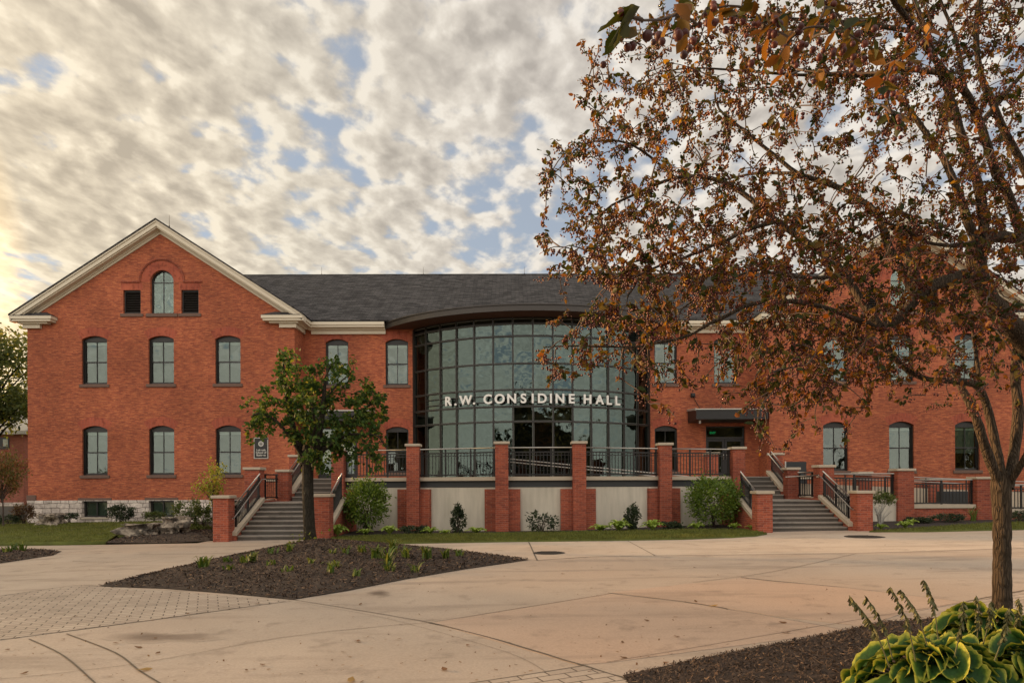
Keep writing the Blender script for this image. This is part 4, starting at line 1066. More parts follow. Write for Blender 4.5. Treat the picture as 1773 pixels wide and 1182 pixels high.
joint([(1050, 963), (1180, 961.5), (1482, 957.5), (1773, 949)], .03, .1); joint([(930, 970), (1000, 965), (1050, 963)], .035, .2); joint([(1200, 1008), (1335, 990), (1482, 958)], .022, .2)
joint([(915, 937), (930, 970)], .05, .1); joint([(1085, 935), (1135, 962)], .03)
joint([(50, 1106), (110, 1135), (165, 1183)], .026); joint([(115, 1097), (200, 1130), (240, 1160), (279, 1184)], .028)
joint([(0, 1001), (120, 984), (240, 965), (345, 953)], .016, .2); joint([(0, 1031.5), (60, 1023), (130, 1013.5), (172, 1014)], .03, .3); joint([(0, 1107.5), (240, 1076), (495, 1041)], .024, .1)
joint([(125, 971), (150, 972), (200, 973)], .03, .5); joint([(172, 949), (100, 960)], .02); joint([(510, 1042), (600, 1057), (700, 1078), (880, 1130), (945, 1163)], .007)
joint([(812, 1183), (1012, 1152.5)], .03, .2); joint([(370, 947), (650, 938.8)], .012); joint([(360, 956), (280, 968), (180, 985)], .012, .1)
joint([(1165, 937), (1330, 926.5)], .012); joint([(500, 1037.5), (600, 1022.5)], .02, .3)
VV, FF = [], []
for v, f in JV:
    k = len(VV); VV += v; FF += [tuple(i + k for i in q) for q in f]
struct(np_obj('pavement_joints', VV, [np.array(FF)], M['joint']))
# damp patches, drain covers
def blob(px, py, rx, ry, n=26, wob=.12):
    out = []
    ph = [random.random() * 6 for _ in range(3)]
    for i in range(n):
        a = 2 * math.pi * i / n; k = 1 + wob * (math.sin(2 * a + ph[0]) + .6 * math.sin(3 * a + ph[1]) + .4 * math.sin(5 * a + ph[2]))
        out.append((px + rx * k * math.cos(a), py + ry * k * math.sin(a)))
    return P2(out)
def damp(px, py, rx, ry, seed, strength=1.0):
    """thin sheet of the same concrete whose middle has stayed wet"""
    r_ = np.random.default_rng(seed); n, m = 48, 9; th = np.linspace(0, 2 * np.pi, n, endpoint=False); ph = r_.random(4) * 6
    k = 1 + .22 * np.sin(2 * th + ph[0]) + .12 * np.sin(3 * th + ph[1]) + .08 * np.sin(5 * th + ph[2]) + .05 * np.sin(9 * th + ph[3])
    V, T = [], []
    for j in range(m):
        f = j / (m - 1)
        for i in range(n):
            g = G(px + rx * k[i] * f * math.cos(th[i]), py + ry * k[i] * f * math.sin(th[i])); V.append((g.x, g.y, g.z + .0026)); T.append(strength * float(np.clip((1 - f) * 1.5, 0, 1)) ** .8)
    i = np.arange(m - 1)[:, None] * n; j = np.arange(n)[None]; j2 = (j + 1) % n
    struct(np_obj('damp_patch', V, [np.stack([i + j, i + n + j, i + n + j2, i + j2], -1).reshape(-1, 4)], M['wet'], tint=T))
damp(275, 1103, 88, 11, 2, .75); damp(655, 1026.5, 26, 4.6, 5, .8)
def cover(px, py, r, label, ry=None):
    c = G(px, py); m = MB(); n = 32
    for (r0, z0, z1) in ((r + .05, -.02, .011), (r, .0, .016)):
        m.prism_z([(c.x + r0 * math.cos(2 * math.pi * i / n), c.y + r0 * math.sin(2 * math.pi * i / n)) for i in range(n)], gz(c.x) + z0, gz(c.x) + z1)
    for k in range(-3, 4):
        L = math.sqrt(max(0, r * r - (k * r / 4) ** 2)) * .9; m.box(c.x - L, c.x + L, c.y + k * r / 4 - .015, c.y + k * r / 4 + .015, gz(c.x) + .016, gz(c.x) + .022)
    tag(m.build('manhole_cover', M['iron']), label, 'manhole cover', 'iron covers in the paving')
cover(951, 957, .32, 'round iron manhole cover in the walk before the middle of the lawn strip'); cover(1497, 929, .46, 'round iron manhole cover at the foot of the right stairs')

# ---- planting beds, lawns
def mulch_bed(name, pts, h, noise_amp, chips, inset=.0, smp=9, chip=(.05, .012), centre=None, label=None, rings=14):
    """mounded bed of bark: star shaped outline pts (x,y)"""
    q = [Vector(p) for p in pts]; ring = []
    for a, b_ in zip(q, q[1:] + q[:1]):
        n = max(1, int((b_ - a).length / .18))
        for k in range(n): ring.append(a.lerp(b_, k / n))
    c = Vector(centre) if centre else sum(ring, Vector((0, 0))) / len(ring)
    B = np.array([(v.x, v.y) for v in ring]); C = np.array([c.x, c.y]); n = len(B)
    ts = np.linspace(1, 0.02, rings) ** .8
    V = []
    for i, t_ in enumerate(ts):
        p = C + (B - C) * t_
        z = h * (1 - t_ ** 1.6) + (rng.normal(0, noise_amp, n) if i else 0) + .012
        V.append(np.column_stack([p, 0.012 * np.clip(p[:, 0], -30, 30) + z]))
    nb = NB(); Vn = np.concatenate(V)
    i = np.arange(rings - 1)[:, None] * n; j = np.arange(n)[None]; j2 = (j + 1) % n
    nb.add(Vn, Q=np.stack([i + j, i + j2, i + n + j2, i + n + j], -1).reshape(-1, 4), tint=np.repeat(.12 + .3 * rng.random(rings), n) * 0 + .25 * rng.random(len(Vn)))
    # chips
    N = chips; th = rng.integers(0, n, N); rr = np.sqrt(rng.random(N)) ; f = rng.random(N)
    b2 = B[th] * (1 - f[:, None]) + B[(th + 1) % n] * f[:, None]
    pos = C + (b2 - C) * rr[:, None]; z = h * (1 - rr ** 1.6) + .022 + rng.random(N) * noise_amp * 1.2 + 0.012 * np.clip(pos[:, 0], -30, 30)
    a = rng.random(N) * 6.283; tilt = rng.normal(0, .45, N); L = chip[0] * (.4 + rng.random(N) * 1.1); w = chip[1] * (.5 + rng.random(N) * 1.2)
    ux = np.column_stack([np.cos(a) * np.cos(tilt), np.sin(a) * np.cos(tilt), np.sin(tilt)]) * L[:, None]
    roll = rng.normal(0, .5, N)
    uy = np.column_stack([-np.sin(a) * np.cos(roll), np.cos(a) * np.cos(roll), np.sin(roll)]) * w[:, None]; uz = np.cross(ux, uy); uz = uz / (np.linalg.norm(uz, axis=1, keepdims=True) + 1e-9) * .004
    tV = np.array([(-.5, -.5, 0), (.5, -.4, 0), (.5, .4, 0), (-.5, .5, 0)])
    nb.inst(tV, [(0, 1, 2, 3)], np.stack([ux, uy, uz], -1), np.column_stack([pos, z]), np.where(rng.random(N) < .12, .8 + .2 * rng.random(N), rng.random(N) * .75))
    o = nb.build(name, M['mulch']); o['kind'] = 'stuff'; o['label'] = label or 'dark bark mulch'
    return o
def bed_h(pts, h, centre, p):
    return 0
TREE = G(536, 948)
island = [(171, 1015), (290, 991), (420, 968), (500, 953), (560, 949.5), (650, 952), (760, 958), (917, 969), (800, 986), (700, 1003), (600, 1023), (506, 1038), (400, 1028), (290, 1019)]
mulch_bed('mulch_bed', P2(island), .28, .014, 26000, label='mounded dark bark mulch island round the maple', centre=(TREE.x + .6, TREE.y - 1.0), chip=(.055, .015))
mulch_bed('mulch_bed', P2([(-150, 962), (0, 951), (60, 951), (107, 954), (92, 961), (0, 975), (-150, 990)]), .08, .012, 2500, label='small mulch bed at the left edge of the paving', chip=(.07, .02))
mulch_bed('mulch_bed', P2([(1078, 1170), (1250, 1133), (1400, 1105), (1532, 1077), (1640, 1070), (1800, 1072), (2100, 1085), (2100, 1500), (1300, 1500)]), .07, .008, 30000, label='bark mulch bed in the near right corner', chip=(.034, .008), centre=tuple(G(1640, 1190)[:2]), rings=22)
mulch_bed('mulch_bed', P2([(183, 940), (205, 929), (300, 922), (345, 913), (372, 908), (372, 936), (280, 940.5)]), .10, .015, 3500, label='mulch bed with boulders beside the left stairs', chip=(.07, .02))
def flat_mulch(name, pts, chips, label, dz=.03):
    V = [Vector(p) for p in pts]
    m = MB(); m.prism_z([(p.x, p.y) for p in V], lambda x, y: gz(x) - .1, lambda x, y: gz(x) + dz + rise(x, y))
    o = m.build(name, M['mulch']); o['kind'] = 'stuff'; o['label'] = label
    return o
flat_mulch('mulch_strip', [(XC - 6.6, 21.2), (XC - 6.6, 24.6), (XC - 4.4, 24.0), (XC - 1.3, 22.95), (XC + 1.3, 22.95), (XC + 4.4, 24.0), (XC + 6.6, 24.6), (XC + 6.6, 21.2), (XC + 5, 21.9), (XC, 21.75), (XC - 5, 21.7)], 0, 'mulch strip along the foot of the terrace')
flat_mulch('mulch_strip', [(XC + 10.1, 20.6), (XC + 12.6, 21.2), (XC + 15, 23.0), (XC + 27, 23.4), (XC + 27, 24.86), (XC + 10.1, 24.86)], 0, 'mulch strip along the ramp wall')
flat_mulch('mulch_strip', [(-30, 29.5), (-22, 28.6), (-15, 29.0), (-11.5, 26.5), (XC - 10.1, 24.5), (XC - 10.1, 31.42), (-30, 31.42)], 0, 'mulch strip along the stone base of the left wing')

def inside(poly, X, Y):
    r = np.zeros(len(X), bool); n = len(poly)
    for i in range(n):
        x0, y0 = poly[i]; x1, y1 = poly[(i + 1) % n]
        c = ((y0 > Y) != (y1 > Y)) & (X < (x1 - x0) * (Y - y0) / (y1 - y0 + 1e-12) + x0); r ^= c
    return r
def lawn(pts, blades, label, hgt=.06, dz=.045):
    nb = NB(); P = [tuple(p) for p in pts]
    poly = np.array(P); a = sum(P[i][0] * P[(i + 1) % len(P)][1] - P[(i + 1) % len(P)][0] * P[i][1] for i in range(len(P)))
    if a < 0: P = P[::-1]
    m = MB(); m.prism_z(P, lambda x, y: gz(x) - .1, lambda x, y: gz(x) + dz + rise(x, y))
    tris = []
    bmm = bmesh.new(); vs = [bmm.verts.new(v) for v in m.v]
    for f in m.f: bmm.faces.new([vs[i] for i in f])
    bmesh.ops.triangulate(bmm, faces=bmm.faces[:]); bmm.verts.index_update()
    T = np.array([[v.index for v in f.verts] for f in bmm.faces]); Vm = np.array([v.co[:] for v in bmm.verts]); bmm.free()
    nb.add(Vm, T=T, tint=.35)
    X = rng.uniform(poly[:, 0].min(), poly[:, 0].max(), blades * 3); Y = rng.uniform(poly[:, 1].min(), poly[:, 1].max(), blades * 3)
    k = inside(P, X, Y); X, Y = X[k][:blades], Y[k][:blades]; N = len(X)
    an = rng.random(N) * 6.283; w = .008 + .010 * rng.random(N); h = hgt * (.5 + .8 * rng.random(N)); ln = rng.normal(0, .35, (N, 2)) * h[:, None]
    z0 = 0.012 * np.clip(X, -30, 30) + dz - .005 + .24 * np.clip((Y - 22) / 6.5, 0, 1) * np.clip((-10 - X) / 2, 0, 1)
    A = np.column_stack([X - np.cos(an) * w, Y - np.sin(an) * w, z0]); B = np.column_stack([X + np.cos(an) * w, Y + np.sin(an) * w, z0]); Cc = np.column_stack([X + ln[:, 0], Y + ln[:, 1], z0 + h])
    patch = .5 + .5 * np.sin(X * 1.7 + np.sin(Y * 2.3) * 2) * np.sin(Y * 1.9 + X * .6)
    nb.add(np.stack([A, B, Cc], 1).reshape(-1, 3), T=np.arange(3 * N).reshape(-1, 3), tint=np.repeat(np.clip(.25 + .5 * rng.random(N) * patch + .2 * rng.random(N), 0, 1), 3))
    o = nb.build('lawn', M['lawn']); o['kind'] = 'stuff'; o['label'] = label
    return o
fr = P2([(572, 941.5), (700, 941), (880, 938), (1050, 936), (1180, 934), (1270, 931), (1310, 928.5), (1328, 925)])
lawn(fr + [(XC + 6.4, 21.75), (XC + 5, 22.1), (XC, 21.9), (XC - 5, 21.9), (XC - 6.6, 21.3)], 26000, 'strip of short lawn along the terrace')
lawn(P2([(-300, 945), (0, 941), (100, 940.5), (183, 940), (207, 928)]) + [(-13.2, 22.9), (-12.1, 24.5), (-11.6, 26.4), (-15, 28.9), (-22, 28.5), (-30, 29.4)], 34000, 'lawn before the left wing')
lawn([tuple(G(1505, 921)[:2]), tuple(G(1600, 921)[:2]), tuple(G(1773, 917)[:2]), (30, 20.9), (30, 23.3), (XC + 15, 22.9), (XC + 13.2, 21.9)], 14000, 'lawn strip beside the ramp on the right')
lawn([(-60, 33), (-22.6, 33), (-22.6, 62), (-70, 62)], 4000, 'rough lawn behind the left wing', dz=.02)

# ---- fallen leaves on the paving
leafV = np.array([(-.5, 0, .04), (-.18, .22, .0), (.18, .26, .05), (.55, 0, .10), (.2, -.24, .0), (-.2, -.2, .06)])
lm = fast_mesh('fallen_leaf', leafV * .075, [np.array([(0, 1, 2, 5)]), np.array([(2, 3, 4)]), np.array([(2, 4, 5)])], tint=np.full(6, .3)); lm.materials.append(M['fallen'])
lm2 = fast_mesh('fallen_leaf', leafV * np.array([.085, .07, .09]), [np.array([(0, 1, 2, 5)]), np.array([(2, 3, 4)]), np.array([(2, 4, 5)])], tint=np.full(6, .95)); lm2.materials.append(M['fallen'])
spots = [(42, 1167, 1), (250, 1161, 2), (240, 1122, 0), (268, 1106, 0), (200, 1114, 0), (273, 1132, 0), (427, 1162, 1), (455, 1152, 0), (108, 1108, 0), (12, 1126, 0), (690, 1107, 0), (810, 1118, 0), (621, 1111, 0), (624, 1047, 0), (765, 1019, 0), (1024, 1019, 0), (975, 994, 0), (1119, 1075, 0), (1078, 1113, 0), (1172, 1103, 0), (1205, 1042, 0), (1235, 1050, 2), (1434, 1063, 0), (1356, 1079, 0), (1170, 1069, 0), (1243, 996, 0), (1203, 983, 0), (873, 998, 0), (608, 1180, 2), (446, 1046, 0), (325, 1063, 0), (1360, 1096, 0), (1080, 1140, 0), (1153, 1149, 0), (130, 1068, 0), (1532, 944, 0), (1130, 949, 0), (770, 1160, 0)]
for px, py, k in spots:
    o = bpy.data.objects.new('fallen_leaf', lm2 if k == 2 else lm); COL.objects.link(o)
    p = G(px, py); o.location = (p.x, p.y, p.z + .014); o.rotation_euler = (random.uniform(-.2, .2), random.uniform(-.2, .2), random.uniform(0, 6.28)); s_ = random.uniform(.8, 1.3) * (1.5 if k == 2 else 1); o.scale = (s_, s_, s_)
    tag(o, 'pale yellow fallen leaf lying flat on the tan paving' if k == 2 else 'small curled brown fallen leaf on the tan paving', 'leaf', 'fallen leaves on the paving')

# windblown grit and leaf crumbs on the paving: nobody could count them
N = 900; gp = []
while len(gp) < N:
    q = G(random.uniform(0, 1773), random.choice((random.uniform(945, 1182), random.uniform(1020, 1182))))
    if -22 < q.x < 22 and 2.5 < q.y < 20.3: gp.append((q.x, q.y, q.z + .009))
gp = np.array(gp); an = rng.random(N) * 6.283; s_ = .006 + .014 * rng.random(N) ** 3
ux = np.column_stack([np.cos(an), np.sin(an), rng.normal(0, .2, N)]) * s_[:, None]; uy = np.column_stack([-np.sin(an), np.cos(an), 0 * an]) * (s_ * .5)[:, None]; uz = np.tile([0, 0, .004], (N, 1))
nb = NB(); nb.inst(np.array([(-1, -1, 0), (1, -.6, 0), (.8, 1, 0), (-.9, .7, 0)]), [(0, 1, 2, 3)], np.stack([ux, uy, uz], -1), gp, rng.random(N) * .7)
o = nb.build('leaf_crumbs', M['fallen']); o['kind'] = 'stuff'; o['label'] = 'scattered grit and leaf crumbs on the paving'

# ================================================================== PLANTS
leaf6 = np.array([(0, 0, 0), (.33, .26, .05), (.70, .22, .02), (1, 0, -.10), (.70, -.22, .02), (.33, -.26, .05)])
leaf6F = np.array([(0, 3, 2, 1), (0, 5, 4, 3)])
def axes(N, dirs, scale, wscale=None, rollsd=1.0):
    """matrices with x along dirs and random roll"""
    d = dirs / (np.linalg.norm(dirs, axis=1, keepdims=True) + 1e-9)
    up = np.tile([0, 0, 1.0], (N, 1)) + rng.normal(0, rollsd, (N, 3)); y = np.cross(up, d); y /= (np.linalg.norm(y, axis=1, keepdims=True) + 1e-9); z = np.cross(d, y)
    s = np.asarray(scale)[:, None]; w = s if wscale is None else np.asarray(wscale)[:, None]
    return np.stack([d * s, y * w, z * s], -1)
def shrub(base, rx, rz, n, leaf, mat, label, name='shrub', cat='shrub', stems=7, shape='ball', group=None, z0=0.0, stem_mat='twig', sprays=None, tint_pow=1.0):
    base = Vector(base); t_ = thing(name, label, cat, base, group); n = int(n * 1.7)
    nb = NB(); sp = []
    for i in range(stems):
        a = 2 * math.pi * i / stems + random.random(); k = random.uniform(.25, .8)
        e = base + Vector((math.cos(a) * rx * k, math.sin(a) * rx * k, z0 + rz * random.uniform(.45, .85)))
        mid = base.lerp(e, .5) + Vector((math.cos(a), math.sin(a), 0)) * (-rx * .12); nb.tube([base + Vector((math.cos(a) * .04, math.sin(a) * .04, -.05)), mid, e], [.014, .011, .005], 5)
    nb.build('stem', M[stem_mat], t_, True)
    K = sprays or max(12, n // 26); dirs = rng.normal(0, 1, (K, 3)); dirs[:, 2] = {'vase': np.abs(dirs[:, 2]) + .2, 'column': rng.uniform(-1.1, 1.3, K), 'ball': rng.uniform(-.9, 1.2, K)}.get(shape, np.abs(dirs[:, 2]) * .9 - .25)
    dirs /= np.linalg.norm(dirs, axis=1, keepdims=True)
    rad = rng.uniform(.45, 1.0, K) ** .6
    c = np.column_stack([dirs[:, 0] * rx * rad, dirs[:, 1] * rx * rad, dirs[:, 2] * rz * .5 * rad + rz * .5])
    if shape == 'column': c[:, 2] = rz * (.5 + .48 * dirs[:, 2]); c[:, 0] *= (1 - .5 * np.abs(c[:, 2] / rz - .5) * 2) ; c[:, 1] *= (1 - .5 * np.abs(c[:, 2] / rz - .5) * 2)
    if shape == 'vase': k = .35 + .75 * np.clip(c[:, 2] / rz, 0, 1); c[:, 0] *= k; c[:, 1] *= k; c[:, 2] = rz * (.42 + .58 * np.clip(c[:, 2] / rz, 0, 1))
    if shape == 'mat': c[:, 2] = rz * (.25 + .6 * rng.random(K))
    id_ = rng.integers(0, K, n)
    pos = c[id_] + rng.normal(0, 1, (n, 3)) * np.array([rx, rx, rz * .6]) * .13
    pos[:, 2] = np.maximum(pos[:, 2], .02); out = pos - np.array([0, 0, rz * .35]); out /= (np.linalg.norm(out, axis=1, keepdims=True) + 1e-9)
    d = out + rng.normal(0, .6, (n, 3)); s = leaf * (.6 + .8 * rng.random(n))
    tint = np.clip(rng.random(n) * .75 + (rng.random(K)[id_] - .3) * .5, 0, 1) ** tint_pow
    nb = NB(); nb.inst(leaf6, leaf6F, axes(n, d, s), pos + np.array(base) + np.array([0, 0, z0]), tint); nb.build('foliage', M[mat], t_)
    return t_
def hosta(base, r, h, n, label, mat='hosta_small', group=None, tilt=0):
    base = Vector(base); t_ = thing('hosta_plant', label, 'plant', base, group); nb = NB()
    m, k = 5, 3
    for i in range(n):
        a = 2.4 * i + random.random() * .4; lay = (i + .5) / n; L = r * (.55 + .5 * lay); el = 1.15 - 1.0 * lay
        u = np.linspace(0, 1, 6); hor = L * u * math.cos(el * .6) ; ver = h * (1.05 - .45 * lay) * (np.sin(u * (1.9 + .5 * lay))) * (.75 + .3 * random.random())
        wid = .42 * L * np.sin(np.pi * np.clip(u * .92 + .04, 0, 1)) ** .8 * (u > .15) + .008
        cx = np.column_stack([hor * math.cos(a), hor * math.sin(a), ver]); n2 = np.array([-math.sin(a), math.cos(a), 0])
        V = np.concatenate([cx + n2 * wid[:, None] * .5 + [0, 0, .02], cx, cx - n2 * wid[:, None] * .5 + [0, 0, .02]]) + np.array(base)
        j = np.arange(5); Q = np.concatenate([np.stack([j, j + 6, j + 7, j + 1], -1), np.stack([j + 6, j + 12, j + 13, j + 7], -1)])
        tv = random.random() * .5; nb.add(V, Q=Q, tint=np.concatenate([np.full(6, tv + .4), np.full(6, tv), np.full(6, tv + .4)]))
    nb.build('foliage', M[mat], t_, True)
    return t_
def tuft(base, h, n, label, mat='daylily', group=None, spread=1.0):
    base = Vector(base); nb = NB()
    for i in range(n):
        a = random.random() * 6.283; L = h * random.uniform(.6, 1.15); out = L * random.uniform(.35, 1.05) * spread; u = np.linspace(0, 1, 5)
        ver = L * np.sin(u * random.uniform(1.5, 2.3)) * .95; hor = out * u ** 1.5
        o = np.array([random.gauss(0, .04), random.gauss(0, .04), 0]); c = np.column_stack([hor * math.cos(a), hor * math.sin(a), ver]) + o + np.array(base)
        n2 = np.array([-math.sin(a + .5), math.cos(a + .5), 0]); w = .018 * (1 - u ** 2) + .002
        V = np.concatenate([c + n2 * w[:, None], c - n2 * w[:, None]]); j = np.arange(4); nb.add(V, Q=np.stack([j, j + 5, j + 6, j + 1], -1), tint=np.full(10, random.random()))
    o = nb.build('daylily_tuft', M[mat]); return tag(o, label, 'plant', group)
def B(px, py, dz=.03): p = G(px, py); return (p.x, p.y, gz(p.x) + dz)
def BY(px, Y, dz=.03): p = at(px, 900, Y); return (p.x, Y, gz(p.x) + dz + rise(p.x, Y))

# along the terrace
shrub(BY(635, 23.2), .68, 1.68, 2600, .085, 'shrub_bright', 'big rounded light green shrub before the leftmost stucco panel', shape='ball', stems=12, z0=.12)
shrub(BY(1236, 23.2), .86, 1.62, 3200, .085, 'shrub_bright', 'big rounded light green shrub before the rightmost stucco panel', shape='ball', stems=12, z0=.1)
shrub(BY(793, 22.5), .24, .85, 750, .07, 'shrub_dark', 'small upright dark shrub before the second stucco panel from the left', shape='column', stems=5)
shrub(BY(1095, 22.5), .25, .80, 750, .07, 'shrub_dark', 'small upright dark shrub before the fourth stucco panel from the left', shape='column', stems=5)
shrub(BY(937, 22.3), .50, .62, 300, .085, 'shrub_dark', 'loose sprawling dark rose bush before the middle stucco panel', shape='ball', stems=11, sprays=26)
shrub(BY(718, 22.4), .42, .26, 700, .06, 'shrub_dark', 'low dark juniper at the foot of the pier left of the glass', name='juniper', cat='shrub', shape='mat', stems=6)
shrub(BY(1164, 22.4), .36, .26, 600, .06, 'shrub_dark', 'low dark juniper at the foot of the pier right of the glass', name='juniper', cat='shrub', shape='mat', stems=6)
HG = 'pale hostas along the terrace'
for px, Y, r, h, n, lab in ((584, 21.7, .32, .30, 22, 'fresh green hosta just right of the left stair pier'), (633, 22.3, .24, .16, 14, 'flat small hosta under the big left shrub'), (674, 22.1, .30, .24, 18, 'pale hosta right of the big left shrub'),
                        (745, 22.0, .26, .2, 14, 'pale hosta right of the left juniper'), (771, 21.9, .2, .12, 10, 'tiny flat hosta left of the first upright shrub'), (825, 22.0, .32, .16, 16, 'low pale hosta right of the first upright shrub'),
                        (1040, 22.1, .34, .18, 18, 'wide grey green hosta left of the bright hosta'), (1072, 22.0, .36, .30, 24, 'bright yellow green hosta left of the second upright shrub'), (1131, 22.0, .34, .28, 24, 'bright yellow green hosta right of the second upright shrub'),
                        (1206, 22.1, .25, .2, 14, 'pale hosta at the left foot of the big right shrub'), (1272, 21.9, .2, .18, 10, 'small hosta at the right foot of the big right shrub'), (1301, 21.5, .18, .14, 9, 'little yellow green hosta beside the right stair pier')):
    hosta(BY(px, Y), r * 1.25, h * 1.25, int(n * 1.3), lab, group=HG)
# right of the right stairs
shrub(BY(1524, 22.8), .50, 1.05, 520, .06, 'shrub_mid', 'vase shaped shrub with bare grey stems right of the right stairs', shape='vase', stems=22, stem_mat='pipe')
for px, Y, r, h, n, lab in ((1525, 20.9, .24, .18, 14, 'yellow green hosta before the bare-stemmed shrub'), (1567, 21.2, .30, .22, 18, 'yellow green hosta below the first ramp pier'), (1578, 22.6, .26, .2, 12, 'grey green hosta against the first ramp pier')):
    hosta(BY(px, Y), r, h, n, lab, group='pale hostas beside the ramp')
for px, Y, rx, rz, lab in ((1640, 23.8, .55, .32, 'spreading dark juniper before the brick ramp wall'), (1590, 23.6, .40, .2, 'flat dark juniper at the foot of the first ramp pier'), (1765, 23.8, .5, .36, 'dark juniper right of the crabapple trunk by the ramp')):
    shrub(BY(px, Y), rx, rz, 700, .06, 'shrub_dark', lab, name='juniper', shape='mat', stems=6)
tuft(BY(1683, 24.2), .55, 16, 'thin grassy plant before the second ramp pier', group=None)
# left wing
shrub(BY(41, 29.2), .42, .82, 1100, .06, 'shrub_red', 'rounded russet shrub at the left corner of the wing', stems=7)
shrub(BY(14, 28.6), .40, .40, 600, .06, 'shrub_dark', 'low dark green shrub left of the russet shrub', shape='mat', stems=6)
shrub(BY(209, 30.2), .50, .72, 1200, .07, 'shrub_dark', 'rounded dark green shrub between the basement windows', stems=7)
shrub(BY(120, 30.2), .32, .38, 500, .06, 'shrub_dark', 'little dark shrub behind the grey boulder', shape='mat', stems=5)
shrub(BY(267, 30.0), .40, .40, 600, .06, 'shrub_mid', 'low green shrub under the second basement window', shape='mat', stems=5)
shrub(BY(325, 25.8), .50, 1.12, 900, .075, 'shrub_mid', 'open leafy shrub behind the boulders', shape='ball', stems=10)
shrub(BY(352, 26.2), .32, .80, 500, .07, 'shrub_mid', 'slim green shrub left of the left stair pier', shape='ball', stems=7)
tuft(BY(83, 27.9), .3, 20, 'small grassy tuft before the grey boulder')
hosta(BY(344, 25.0), .25, .18, 12, 'tiny green plant before the open leafy shrub', 'shrub_mid')

# boulders
def boulder(px, py, sx, sy, sz, label, seed, top=.75, rot=0.0, Yb=None):
    r_ = np.random.default_rng(seed); bmm = bmesh.new(); bmesh.ops.create_cube(bmm, size=2.0)
    bmesh.ops.subdivide_edges(bmm, edges=bmm.edges[:], cuts=9, use_grid_fill=True)
    ph = r_.random((14, 3)) * 6; fr = r_.normal(0, 3.0, (14, 3)); am = .16 / (1 + .6 * np.linalg.norm(fr, axis=1))
    for v in bmm.verts:
        c = np.array(v.co); n = c / np.linalg.norm(c); c = .62 * c + .38 * n * 1.25
        k = sum(a * math.sin(float(f @ c * 1.6) + p[0]) for a, f, p in zip(am, fr, ph)) * 2.2 + r_.normal(0, .012)
        c = c * (1 + k); c[2] = min(c[2], top + .08 * math.sin(c[0] * 3) + r_.normal(0, .015)); v.co = Vector((c[0] * sx, c[1] * sy, c[2] * sz))
    p = at(px, py, Yb) if Yb else G(px, py); p.z = gz(p.x) + rise(p.x, p.y); bmesh.ops.rotate(bmm, verts=bmm.verts[:], cent=(0, 0, 0), matrix=Matrix.Rotation(rot, 3, 'Z'))
    me = bpy.data.meshes.new('boulder'); bmm.to_mesh(me); bmm.free(); me.materials.append(M['boulder'])
    o = bpy.data.objects.new('boulder', me); COL.objects.link(o); o.location = (p.x, p.y, p.z + sz * .55)
    tag(o, label, 'boulder', 'boulders beside the left wing')
boulder(88, 907, .38, .36, .36, 'dark topped boulder at the corner of the left wing', 3, Yb=28.0)
boulder(250, 929, .52, .34, .34, 'long low flat boulder in the mulch before the left wing', 5, .6, .1)
boulder(304, 926, .36, .42, .42, 'pale upright boulder right of the long flat one', 8, .8, .5)

# daylilies in the mulch island (front px, py, height)
dl = [(352, 983, .28, 26), (395, 975, .18, 14), (436, 972, .24, 20), (421, 975, .2, 10), (470, 961, .2, 12), (500, 955, .24, 14), (398, 986, .14, 8), (470, 978, .16, 8), (500, 990, .18, 8), (540, 975, .14, 6), (572, 991, .24, 10), (575, 958, .16, 8), (600, 958, .24, 12), (625, 956, .22, 14), (652, 966, .36, 18), (680, 957, .42, 18),
      (703, 965, .34, 16), (738, 967, .32, 20), (772, 966, .26, 18), (795, 963, .2, 12), (672, 978, .42, 16), (676, 988, .22, 14), (617, 998, .18, 10), (719, 989, .22, 8), (582, 981, .16, 8)]
def mound_z(p):   # height of the island mound at p
    q = [Vector(a) for a in P2(island)]; c = Vector((TREE.x + .6, TREE.y - 1.0)); v = Vector((p.x, p.y)) - c; best = 9
    for a, b_ in zip(q, q[1:] + q[:1]):
        e = b_ - a; den = v.x * e.y - v.y * e.x
        if abs(den) < 1e-9: continue
        w = a - c; s_ = (w.x * e.y - w.y * e.x) / den; u = (w.x * v.y - w.y * v.x) / den
        if s_ > 0 and -1e-6 <= u <= 1 + 1e-6: best = min(best, s_)
    t_ = min(1, 1 / best) if best > 0 else 1
    return .28 * (1 - t_ ** 1.6)
for i, (px, py, h, n) in enumerate(dl):
    p = G(px, py)
    for _ in range(3):
        z = mound_z(p); p = G(px, py, z)
    tuft((p.x, p.y, p.z - .005), h * .8, int(n * 1.3), 'strappy green daylily tuft in the mulch island' , group='daylilies in the mulch island')
for px, py, h in ((15, 960, .2), (40, 957, .26), (28, 955, .2)):
    tuft(B(px, py, .05), h, 16, 'strappy green daylily tuft in the small left mulch bed', group='daylilies in the left bed')
